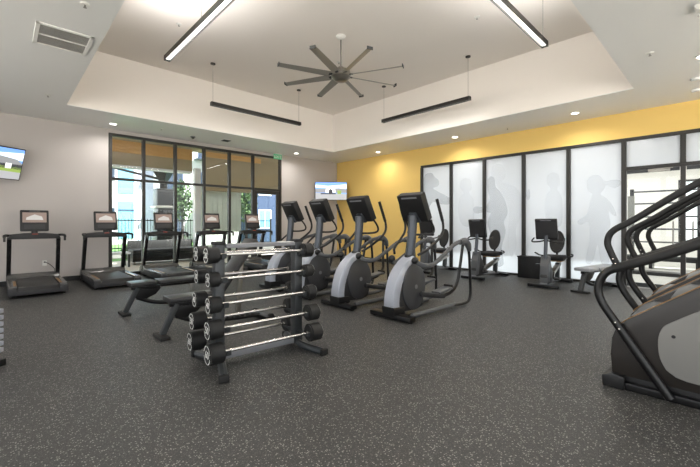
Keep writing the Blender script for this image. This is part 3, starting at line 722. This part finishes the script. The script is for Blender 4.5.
# ------------------------------------------------------------------ elliptical trainers
def elliptical():
    t = thing('elliptical_trainer', '', 'elliptical trainer', group='elliptical trainers in a row facing the treadmills')
    q = MB(); q.box((0, 0, .045), (.13, .68, .06), bev=.014); q.build('front_stabilizer', blackmetal, t)
    for s in (-1, 1): MB().cyl((0, s*.30, 0), (0, s*.30, .02), .03, seg=12).build('leveling_foot', softblack, t)
    # core body
    body = [(-.03, .10), (.0, .42), (.08, .60), (.24, .74), (.42, .78), (.52, .70), (.60, .50), (.62, .28), (.56, .10), (.40, .07)]
    MB().prism(body, 1, -.088, .088, .012).build('shroud', darkplastic, t)
    outer = catmull([(.36, .82, 0), (.20, .73, 0), (.04, .58, 0), (-.04, .40, 0), (-.075, .22, 0), (-.065, .10, 0)], 4)
    inner = catmull([(.40, .78, 0), (.255, .67, 0), (.125, .51, 0), (.06, .36, 0), (.035, .22, 0), (.05, .10, 0)], 4)
    rings = []
    for o_, i_ in zip(outer, inner):
        wd = .095
        rings.append([(o_.x, -wd*.8, o_.y), (o_.x+.02*(i_.x-o_.x), wd*.8, o_.y), (o_.x+(i_.x-o_.x)*.3, wd, o_.y+(i_.y-o_.y)*.3), (i_.x, wd*1.02, i_.y), (i_.x, -wd*1.02, i_.y), (o_.x+(i_.x-o_.x)*.3, -wd, o_.y+(i_.y-o_.y)*.3)])
    MB().loft(rings).build('front_cowl', silver, t, label='silver curved front cowl')
    MB().prism([(-.075, .06), (.15, .06), (.14, .16), (-.085, .17)], 1, -.105, .105, .01).build('cowl_base', black, t)
    for s in (-1, 1):
        dsk = MB().lathe([(.27, 0), (.27, .018), (.24, .03), (.04, .042)], (0, 0, 0), 32); bmesh.ops.transform(dsk.bm, matrix=Matrix.Translation((.36, s*.088, .40)) @ Matrix.Rotation(-s*PI/2, 4, 'X') @ Matrix.Diagonal((.95, 1.15, 1, 1)), verts=dsk.bm.verts)
        dk = dsk.build('side_disc', disc_m, t)
        MB().cyl((.36, s*.125, .40), (.36, s*.137, .40), .03, seg=16).build('disc_cap', greyplastic, dk)
    m_ = MB(); m_.tube([(.38, 0, .74), (.42, 0, .95), (.455, 0, 1.25), (.45, 0, 1.38)], .064, seg=16); m_.build('mast', mast_m, t)
    MB().tube([(.37, 0, .70), (.39, 0, .82)], .075, seg=14, k=1).build('mast_collar', black, t)
    R = Matrix.Translation((.495, 0, 1.50)) @ Matrix.Rotation(math.radians(-27), 4, 'Y')
    def cbox(n_, c, d, m__, par, bev=.004, lab=None):
        z = MB(); z.box(c, d, bev=bev); bmesh.ops.transform(z.bm, matrix=R, verts=z.bm.verts); return z.build(n_, m__, par, label=lab)
    con = cbox('console', (0, 0, 0), (.12, .42, .41), black, t, .018)
    cbox('console_rim', (.0, 0, .2035), (.10, .38, .008), darkplastic, con)
    cbox('badge', (-.061, 0, .165), (.003, .26, .022), greyplastic, con, 0)
    cbox('display', (.061, 0, .04), (.003, .37, .24), mirror_dark, con, 0)
    z = MB(); z.prism([(-.10, -.205), (.10, -.205), (.055, -.05), (-.055, -.05)], 0, -.095, -.058, .008); bmesh.ops.transform(z.bm, matrix=R, verts=z.bm.verts); z.build('rear_bracket', mast_m, con)
    for s in (-1, 1):
        MB().tube([(.54, s*.19, 1.36), (.62, s*.215, 1.26), (.66, s*.22, 1.18), (.63, s*.21, 1.13), (.56, s*.13, 1.11), (.46, s*.04, 1.11)], .016, seg=8).build('static_handle', black, t)
        a = MB(); a.tube([(.57, s*.32, 1.60), (.63, s*.33, 1.46), (.715, s*.33, 1.27), (.705, s*.33, 1.14), (.60, s*.32, 1.04), (.40, s*.28, .91), (.30, s*.20, .84)], .018, seg=8); h_ = a.build('moving_arm', black, t)
        MB().tube([(.575, s*.32, 1.605), (.63, s*.33, 1.46), (.705, s*.33, 1.30)], .022, seg=8).build('grip', softblack, h_)
        MB().ball((.24, s*.20, .77), .05).build('pivot_joint', black, t)
        k_ = MB(); k_.tube([(.24, s*.22, .75), (.34, s*.27, .705), (.50, s*.31, .71), (.78, s*.31, .83), (1.08, s*.31, .965), (1.30, s*.31, 1.0)], .022, seg=8, flat=1.5); k_.build('link_arm', midgrey, t)
        cp = MB(); cp.tube([(1.22, s*.31, .985), (1.36, s*.31, .995), (1.46, s*.31, .93), (1.50, s*.31, .84)], .04, seg=10, flat=1.2, rs=[.035, .048, .046, .03]); cp.build('rear_pivot_cover', midgrey, t)
        fr = MB(); fr.tube([(1.46, s*.31, .93), (1.50, s*.31, .75), (1.53, s*.31, .35), (1.53, s*.31, .16), (1.47, s*.31, .07), (1.36, s*.29, .045), (1.10, s*.25, .045)], .022, seg=10); fr.build('rear_frame', blackmetal, t)
        cv = MB(); cv.tube([(1.20, s*.25, .045), (.70, s*.24, .05), (.12, s*.24, .06)], .027, seg=10, k=3, flat=1.25); cv.build('base_cover', midgrey, t)
        lift = .0 if s < 0 else .10
        lg = MB(); lg.tube([(1.36, s*.28, .96), (1.32, s*.25, .60), (1.27+lift*.2, s*.23, .36+lift), (1.14, s*.21, .24+lift), (.90, s*.20, .20+lift)], .02, seg=8, flat=1.3); lg.build('pedal_hanger', blackmetal, t)
        ar = MB(); ar.tube([(.95, s*.20, .20+lift), (.70, s*.18, .24+lift*.8), (.42, s*.17, .30)], .028, seg=8, flat=1.3); ar.build('crank_arm', darkplastic, t)
        pd = MB(); pd.box((.99, s*.15, .275+lift), (.36, .15, .04), (0, math.radians(-6), 0), .012); pd.build('pedal', midgrey, t)
        MB().box((1.16, s*.15, .315+lift), (.03, .15, .05), (0, math.radians(-6), 0), .008).build('pedal_stop', black, t)
    return t
el = elliptical(); el.location = (3.75, 3.10, 0)
el['label'] = 'silver-fronted elliptical trainer nearest the camera, rightmost of the four'
for y, x, l in [(4.10, 3.69, 'elliptical trainer standing second from the camera, against the yellow wall in view'),
             (5.10, 3.69, 'elliptical trainer whose console stands just below the corner television'),
             (6.05, 3.72, 'elliptical trainer farthest back, beside the glass door and behind the rack')]:
    dup(el, (x, y, 0), 0, l)

# ------------------------------------------------------------------ recumbent bikes
def bike():
    t = thing('recumbent_bike', '', 'exercise bike', group='recumbent exercise bikes along the frosted glass')
    MB().box((0, 0, .045), (.09, .56, .06), bev=.014).build('front_stabilizer', blackmetal, t)
    MB().box((.02, 0, .075), (.11, .12, .05), bev=.012).build('foot_cap', greyplastic, t)
    MB().box((1.12, 0, .04), (.09, .50, .06), bev=.014).build('rear_stabilizer', blackmetal, t)
    MB().prism([(.05, .07), (.03, .22), (.08, .42), (.13, .60), (.21, .62), (.27, .46), (.38, .28), (.34, .08)], 1, -.07, .07, .016).build('shroud', darkplastic, t)
    MB().prism([(.02, .10), (.13, .12), (.21, .60), (.125, .62), (.06, .42)], 1, -.078, .078, .008).build('front_cowl', midgrey, t)
    MB().tube([(.12, 0, .56), (.16, 0, .80), (.18, 0, 1.02)], .035, seg=12).build('mast', mast_m, t)
    R = Matrix.Translation((.20, 0, 1.15)) @ Matrix.Rotation(math.radians(-12), 4, 'Y')
    def cb(n_, c, d, m__, par, bev=.004):
        z = MB(); z.box(c, d, bev=bev); bmesh.ops.transform(z.bm, matrix=R, verts=z.bm.verts); return z.build(n_, m__, par)
    con = cb('console', (0, 0, 0), (.07, .40, .42), black, t, .02)
    cb('badge', (-.036, 0, .18), (.003, .2, .018), greyplastic, con, 0)
    cb('back_panel', (-.036, 0, -.01), (.004, .36, .32), darkplastic, con, .0)
    cb('display', (.036, 0, .03), (.003, .36, .27), mirror_dark, con, 0)
    for s in (-1, 1):
        MB().tube([(.17, 0, .93), (.16, s*.12, .90), (.18, s*.24, .89), (.26, s*.29, .91), (.36, s*.28, .96)], .015, seg=8).build('front_handle', black, t)
        MB().beam((.25, s*.12, .30), (.25+s*.10, s*.14, .30+s*.12), .03, .025, .004).build('crank_arm', blackmetal, t)
        MB().box((.26+s*.10, s*.20, .30+s*.12), (.10, .10, .03), bev=.008).build('pedal', black, t)
        MB().tube([(.88, s*.16, .56), (.80, s*.30, .58), (.72, s*.34, .62), (.62, s*.34, .64)], .015, seg=8).build('seat_handle', black, t)
    MB().tube([(.30, 0, .10), (.60, 0, .09), (1.10, 0, .07)], .04, seg=10, k=3).build('base_rail', greyplastic, t)
    MB().beam((.45, 0, .20), (1.08, 0, .40), .09, .07, .01).build('seat_rail', steel, t)
    MB().beam((.95, 0, .08), (.98, 0, .42), .09, .08, .01).build('seat_post', greymetal, t)
    MB().box((.78, 0, .545), (.34, .40, .09), (0, math.radians(-4), 0), .035).build('seat_cushion', softblack, t)
    MB().box((.80, 0, .485), (.26, .30, .035), bev=.01).build('seat_carrier', gold, t, label='bronze seat carrier plate')
    bk = MB(); ring = [(.93+.05*math.sin(a_), .125*math.cos(a_), .87+.22*math.sin(a_)) for a_ in [2*PI*k/16 for k in range(17)]]
    bk.tube(ring, .022, seg=8, k=2); bk.tube([(.92, 0, .55), (.94, 0, .68), (.96, 0, .9)], .022, seg=8); bb_ = bk.build('back_frame', black, t)
    ms = MB(); ell = [(.118*math.cos(2*PI*k/20), .21*math.sin(2*PI*k/20)) for k in range(20)]
    ms.prism(ell, 0, -.006, .006); bmesh.ops.transform(ms.bm, matrix=Matrix.Translation((.93, 0, .87)) @ Matrix.Rotation(math.radians(12), 4, 'Y'), verts=ms.bm.verts); ms.build('mesh_back', belt_m, bb_)
    return t
bk = bike(); bk.location = (7.62, 2.50, 0); bk.rotation_euler = (0, 0, math.radians(2))
bk['label'] = 'recumbent bike standing alone in front of the middle frosted panes'
dup(bk, (7.62, 3.97, 0), math.radians(-5), 'recumbent bike to the left of the low black box')
dup(bk, (7.62, 5.35, 0), math.radians(-5), 'recumbent bike mostly hidden behind the nearest elliptical trainer')
g = thing('storage_box', 'low black storage box against the frosted glass', 'box', (8.86, 3.13, 0))
MB().lohi((-.11, -.30, .0), (.11, .30, .47), bev=.008).build('box_body', black, g)
MB().lohi((-.125, -.31, .47), (.125, .31, .50), bev=.006).build('lid', softblack, g)

# ------------------------------------------------------------------ stair climbers
def stair(x):
    t = thing('stair_climber', '', 'stair climber', (x, 0, 0), group='stair climbers at the right edge')
    WL = .35
    b_ = MB(); b_.prism([(.665, .0), (.68, .09), (.60, .11), (-1.0, .09), (-1.0, .0)], 0, -WL+.02, WL-.02, .01); b_.build('base', black, t)
    for s in (-1, 1):
        MB().prism([(.55, .0), (.69, .0), (.695, .085), (.63, .115), (.55, .10)], 0, s*.36-.05, s*.36+.05, .012).build('base_cap', black, t)
        MB().lohi((s*.355-.03, -1.0, .0), (s*.355+.03, .55, .055), bev=.008).build('base_rail', blackmetal, t)
        prof = [(.635, .10), (.645, .25), (.635, .38), (.61, .46), (.53, .545), (.134, .84), (-.45, 1.27), (-.60, 1.34), (-.92, 1.34), (-.98, 1.2), (-.98, .10)]
        sh = MB(); sh.prism(prof, 0, s*.33-.045, s*.33+.045, .02); shell = sh.build('side_shell', brownpanel, t)
        tr = MB(); tr.tube([(s*.375, y, z+.002) for y, z in prof[3:8]], .0035, seg=6, k=2); tr.build('edge_trim', gold, shell, label='thin bronze edge trim')
        gp = [(.31, .22), (.345, .30), (.355, .42), (.335, .51), (.28, .57), (.05, .735), (-.35, 1.02), (-.46, 1.04), (-.54, .98), (-.56, .60), (-.52, .32), (-.44, .22), (-.2, .17), (.20, .17)]
        gq = [(p.x, p.y) for p in catmull([Vector((a_, b2, 0)) for a_, b2 in gp+[gp[0]]], 3)[:-1]]
        MB().prism(gq, 0, s*.375-.012, s*.375+.012, .006).build('side_badge_panel', greypanel, shell, label='matte grey rounded side panel')
        MB().cyl((s*.38, .27, .47), (s*.390, .27, .47), .012, seg=12).build('panel_screw', black, shell)
        # rails
        L = s*.405
        lo = MB(); lo.tube([(L, .287, .03), (L, .44, .26), (L, .60, .505), (L, .695, .66), (L, .715, .77), (L, .672, .88), (L, .576, .937), (L, .341, 1.035), (L, .134, 1.135), (L*.97, -.35, 1.38), (L*.9, -.75, 1.54), (L*.74, -.92, 1.60)], .030, seg=14); lr = lo.build('lower_handrail', blackmetal, t)
        MB().tube([(L, .62, .925), (L, .576, .939), (L, .341, 1.037), (L, .134, 1.137), (L*.97, -.35, 1.382)], .035, seg=14).build('rail_padding', softblack, lr)
        for (y_, z_) in [(.575, .47), (.60, .515)]: MB().ball((L-s*.0+(-.034 if s < 0 else .034), y_, z_), .009).build('bolt', chrome, lr)
        up = MB(); up.tube([(L, .595, .955), (L, .635, 1.05), (L, .655, 1.13), (L, .62, 1.215), (L, .478, 1.31), (L, .134, 1.555), (L*.92, -.55, 1.96), (L*.72, -.83, 2.0)], .024, seg=12); ur = up.build('upper_handrail', softblack, t)
        for (y_, z_) in [(.615, 1.0), (.60, .965)]: MB().ball((L+(-.028 if s < 0 else .028), y_, z_), .008).build('bolt', chrome, ur)
    for k in range(6):
        y_, z_ = .47-k*.235, .53+k*.178
        st = MB(); st.prism([(y_+.06, z_-.03), (y_+.06, z_+.02), (y_-.02, z_+.065), (y_-.20, z_+.075), (y_-.20, z_-.03)], 0, -.28, .28, .008); st.build('step', midgrey, t)
        MB().prism([(y_+.055, z_-.16), (y_+.055, z_-.03), (y_+.03, z_-.03), (y_+.03, z_-.16)], 0, -.28, .28).build('riser', black, t)
    MB().prism([(.60, .10), (.61, .42), (.5, .50), (-.9, 1.2), (-.9, .10)], 0, -.275, .275, .01).build('stair_housing', black, t)
    MB().prism([(-.80, 1.3), (-.95, 1.3), (-.98, 1.75), (-.90, 1.8)], 0, -.30, .30, .015).build('console_column', black, t)
    c = MB(); c.box((0, -.86, 1.98), (.58, .08, .42), (math.radians(12), 0, 0), .02); cc = c.build('console', black, t)
    MB().box((0, -.818, 1.99), (.46, .004, .28), (math.radians(12), 0, 0)).build('display', scr_img, cc)
    return t
sc = stair(3.825); sc['label'] = 'stair climber at the right edge, nearest the camera, with a grey side panel'
sc2 = dup(sc, (5.10, 0, 0), 0, 'stair climber at the right edge, behind the nearest one')

# ------------------------------------------------------------------ sliver of a rack at the left photo edge
g = thing('step_riser_stack', 'dark stand with a stack of light grey edged plates at the left photo edge', 'rack', (-.26, 4.50, 0), math.radians(44))
q = MB(); q.lohi((-.16, -.2, .0), (.22, .2, .06), bev=.01); q.lohi((-.16, .13, .06), (.16, .2, .62), bev=.01); q.build('stand', black, g)
for k in range(7): MB().lohi((-.15, -.18, .12+k*.058), (.215, .13, .12+k*.058+.040), bev=.006).build('plate', silver, g)

# ------------------------------------------------------------------ studio things
g = thing('stall_bars', 'dark stall-bar frame with horizontal rungs seen through the glass door', 'exercise frame', (11.6, 1.08, 0))
for s in (-1, 1): MB().lohi((-.05, s*.62-.04, 0), (.05, s*.62+.04, 2.12), bev=.008).build('post', blackmetal, g)
for z in (.45, .8, 1.12, 1.42, 1.75, 2.05): MB().cyl((0, -.6, z), (0, .6, z), .02, seg=10).build('rung', greymetal, g)
MB().lohi((-.25, -.62, 0), (.15, .62, .08), bev=.01).build('base', black, g)
MB().lohi((-.09, .56, 1.05), (-.05, .70, 1.95), bev=.01).build('resistance_pulley', steel, g)
g = thing('mat_bench', 'low dark bench on the studio floor behind the glass door', 'bench', (13.2, 1.5, 0))
MB().lohi((-.25, -1.1, .22), (.25, 1.1, .34), bev=.02).build('bench_top', softblack, g)
for y in (-.95, 0, .95): MB().lohi((-.2, y-.04, 0), (.2, y+.04, .22), bev=.005).build('leg', blackmetal, g)

# ------------------------------------------------------------------ outside
struct(MB().lohi((-2.8, Y1+.16, -.25), (20, 14.2, -.02)).build('paving', pave))
struct(MB().lohi((-2.8, 14.2, -.25), (40, 50, -.05)).build('lawn', grass_m))
struct(MB().lohi((-2.8, 15.5, -.05), (40, 17.4, -.03)).build('footpath', pave))
struct(MB().lohi((-2.9, Y1+.16, 4.02), (14, 14.4, 4.15)).build('porch_ceiling', beam_tan))
pc = struct(MB().lohi((-2.9, 14.0, 3.62), (5.2, 14.2, 4.02)).build('porch_fascia', wood))
for k in range(3): MB().lohi((-2.9, 13.97, 3.625+k*.095), (5.2, 14.0, 3.625+k*.095+.088), bev=.004).build('fascia_board', wood, pc)
pc = struct(MB().lohi((5.16, 12.64, 3.56), (12, 12.9, 4.02)).build('porch_fascia_near', beam_tan))
for k in range(2): MB().lohi((5.16, 12.6, 3.57+k*.095), (7.3, 12.64, 3.57+k*.095+.088), bev=.004).build('fascia_board', wood, pc)
struct(MB().lohi((-2.9, 14.0, 3.20), (5.2, 14.25, 3.62)).build('porch_beam', beam_tan))
struct(MB().lohi((-2.9, 13.98, 3.12), (5.2, 14.3, 3.20)).build('porch_trim', bld_white))
struct(MB().lohi((5.16, 12.6, 2.42), (12, 12.9, 3.56)).build('porch_beam_near', beam_tan))
struct(MB().lohi((4.93, 13.0, 0), (5.13, 13.2, 3.2)).build('porch_column', bld_white))
sdw = struct(MB().lohi((5.18, 13.0, -.02), (6.66, 13.15, 2.6)).build('wall_porch', siding))
for k in range(8): MB().lohi((5.19+k*.184, 12.975, 0), (5.19+k*.184+.17, 13.0, 2.42), bev=.004).build('siding_board', siding, sdw)
# building across the lawn
bl = thing('apartment_building', 'white and blue apartment building across the lawn', 'building', (0, 26, 0))
MB().lohi((-2, 0, -.05), (6.2, 6, 9)).build('wall', bld_white, bl)
MB().lohi((7.4, -.4, -.05), (24, 6, 7.5)).build('wall', bld_white, bl)
MB().lohi((6.2, .8, -.05), (7.4, 6, 7)).build('stair_tower', bld_lav, bl, label='recessed pale lavender stair tower')
for (a, c) in [(3.4, 4.2), (5.2, 6.05), (.6, 1.6)]:
    for z in range(3):
        f = MB().lohi((a, -.08, .3+z*2.8), (c, 0, 2.6+z*2.8)).build('blue_bay', bld_blue, bl)
        MB().lohi((a, -.11, 2.0+z*2.8), (c, -.08, 2.1+z*2.8)).build('glazing_bar', bld_navy, f)
for a in (2.2, 4.55):
    for z in range(3):
        f = MB().lohi((a, -.04, 1.0+z*2.8), (a+.5, 0, 2.2+z*2.8)).build('window', greyplastic, bl)
        MB().lohi((a+.05, -.05, 1.05+z*2.8), (a+.45, -.04, 2.15+z*2.8)).build('pane', bld_dark, f)
for i in range(7):
    for z in range(3):
        a = 7.8+i*2.1
        f = MB().lohi((a, -.45, .6+z*2.6), (a+1.1, -.4, 2.2+z*2.6)).build('window', bld_navy, bl)
        MB().lohi((a+.08, -.47, .68+z*2.6), (a+.5, -.45, 2.12+z*2.6)).build('pane', bld_dark, f)
        MB().lohi((a+.6, -.47, .68+z*2.6), (a+1.02, -.45, 2.12+z*2.6)).build('pane', bld_dark, f)
        MB().lohi((a-.3, -1.1, .4+z*2.6), (a+1.4, -.4, .5+z*2.6)).build('balcony_slab', bld_dark, bl)
# navy building section behind the door
nb = thing('navy_building', 'navy blue building with white-framed windows behind the glass door', 'building', (12.9, 20.5, 0))
MB().lohi((-1.6, 0, -.05), (3.4, 4, 5.2)).build('wall', bld_navy, nb)
MB().lohi((-1.7, -.3, 5.2), (3.5, 4.1, 5.5)).build('parapet', bld_white, nb)
for a in (-1.2, .2, 1.6):
    for z in (.9, 3.0):
        f = MB().lohi((a, -.04, z), (a+.9, 0, z+1.2)).build('window', bld_white, nb)
        MB().lohi((a+.06, -.05, z+.06), (a+.42, -.04, z+1.14)).build('pane', bld_blue, f); MB().lohi((a+.48, -.05, z+.06), (a+.84, -.04, z+1.14)).build('pane', bld_blue, f)
# fence
fn = thing('metal_fence', 'black metal picket fence beyond the patio', 'fence', (1, 18, 0))
q = MB()
for z in (.15, 1.35): MB().lohi((-4, -.02, z), (10, .02, z+.05)).build('rail', blackmetal, fn)
for k in range(8): MB().lohi((-4+k*2, -.035, -.05), (-3.93+k*2, .035, 1.5)).build('post', blackmetal, fn)
for k in range(110): q.lohi((-3.9+k*.125, -.01, 0), (-3.88+k*.125, .01, 1.45))
o = q.build('pickets', blackmetal, fn); o['kind'] = 'stuff'
# patio chimney / fire tower
ch = thing('patio_chimney', 'dark flared-top metal chimney structure standing on the patio edge', 'chimney', (5.15, 17.2, 0))
MB().lohi((-.35, -.35, -.05), (.35, .35, 1.15), bev=.02).build('firebox', blackmetal, ch)
MB().lohi((-.30, -.30, 1.15), (.30, .30, 1.9), bev=.02).build('hood', blackmetal, ch)
MB().lohi((-.42, -.38, 1.9), (.42, .38, 2.0), bev=.01).build('hood_shelf', steel, ch)
MB().lohi((-.33, -.30, 2.0), (.33, .30, 2.75), bev=.02).build('upper_box', blackmetal, ch)
MB().cyl((0, 0, 2.75), (0, 0, 3.05), .16, seg=16).build('flue', blackmetal, ch)
MB().cyl((0, 0, 3.05), (0, 0, 3.5), .16, .42, seg=4).build('flared_cap', blackmetal, ch)
MB().beam((-2.0, .6, 3.62), (.0, .0, 3.15), .05, .10).build('brace_beam', blackmetal, ch)
# outdoor sofa
sf = thing('outdoor_sofa', 'dark outdoor sofa on the patio outside the window', 'sofa', (3.9, 12.9, -.02))
MB().lohi((-1.0, -.32, .08), (1.0, .40, .36), bev=.02).build('base', blackmetal, sf)
MB().lohi((-1.0, -.36, .36), (1.0, .30, .46), bev=.03).build('seat_cushion', darkplastic, sf)
MB().lohi((-1.0, .26, .36), (1.0, .42, .72), bev=.04).build('back_cushion', softblack, sf)
for x in (-.95, .95):
    for y in (-.28, .34): MB().lohi((x-.03, y-.03, 0), (x+.03, y+.03, .08)).build('leg', steel, sf)
tb = thing('patio_table', 'pale low table on the patio beside the sofa', 'table', (2.3, 12.4, -.02))
MB().lohi((-.45, -.3, .38), (.45, .3, .43), bev=.01).build('table_top', bld_white, tb)
for x in (-.4, .4):
    for y in (-.25, .25): MB().lohi((x-.025, y-.025, 0), (x+.025, y+.025, .38)).build('leg', blackmetal, tb)
def tree(x, y, h_, r_, label):
    t = thing('tree', label, 'tree', (x, y, -.05), group='trees beyond the patio')
    MB().tube([(0, 0, 0), (.05, 0, h_*.4), (-.03, .03, h_*.8)], .07, seg=8, rs=[.09, .06, .03]).build('trunk', bark, t)
    tb_ = bmesh.new(); rn = random.Random(int(x*100))
    for k in range(900):
        v = Vector((rn.gauss(0, 1), rn.gauss(0, 1), rn.gauss(0, 1))).normalized()*rn.random()**.4
        c = Vector((v.x*r_, v.y*r_, h_*.72+v.z*h_*.33)); a_ = Vector((rn.uniform(-1, 1), rn.uniform(-1, 1), rn.uniform(-1, 1))).normalized()*.09
        b2 = a_.cross(Vector((rn.uniform(-1, 1), .3, rn.uniform(-1, 1)))).normalized()*.05
        tb_.faces.new([tb_.verts.new(c-a_), tb_.verts.new(c+b2), tb_.verts.new(c+a_), tb_.verts.new(c-b2)])
    me = bpy.data.meshes.new('foliage'); tb_.to_mesh(me); tb_.free(); me.materials.append(leaf)
    o = bpy.data.objects.new('foliage', me); COL.objects.link(o); o.parent = t; o['kind'] = 'stuff'
tree(6.4, 18.6, 3.3, .5, 'slim dark-leaved young tree beyond the fence, right of the chimney')
tree(9.25, 17.5, 3.4, .6, 'small leafy tree glimpsed left of the glass door')
for k, (x, l) in enumerate([(2.2, 'low green shrub at the patio edge, leftmost'), (3.4, 'low green shrub at the patio edge, left of the sofa'), (6.0, 'low green shrub at the patio edge behind the sofa end')]):
    t = thing('shrub', l, 'shrub', (x, 14.7, -.05), group='patio edge shrubs')
    tb_ = bmesh.new(); rn = random.Random(k)
    for q_ in range(500):
        v = Vector((rn.gauss(0, 1), rn.gauss(0, 1), rn.gauss(0, 1))).normalized()*rn.random()**.4
        c = Vector((v.x*.4, v.y*.3, .3+v.z*.28)); a_ = Vector((rn.uniform(-1, 1), rn.uniform(-1, 1), rn.uniform(0, 1))).normalized()*.07
        b2 = a_.cross(Vector((rn.uniform(-1, 1), .3, rn.uniform(-1, 1)))).normalized()*.03
        tb_.faces.new([tb_.verts.new(c-a_), tb_.verts.new(c+b2), tb_.verts.new(c+a_), tb_.verts.new(c-b2)])
    me = bpy.data.meshes.new('foliage'); tb_.to_mesh(me); tb_.free(); me.materials.append(leaf)
    o = bpy.data.objects.new('foliage', me); COL.objects.link(o); o.parent = t; o['kind'] = 'stuff'
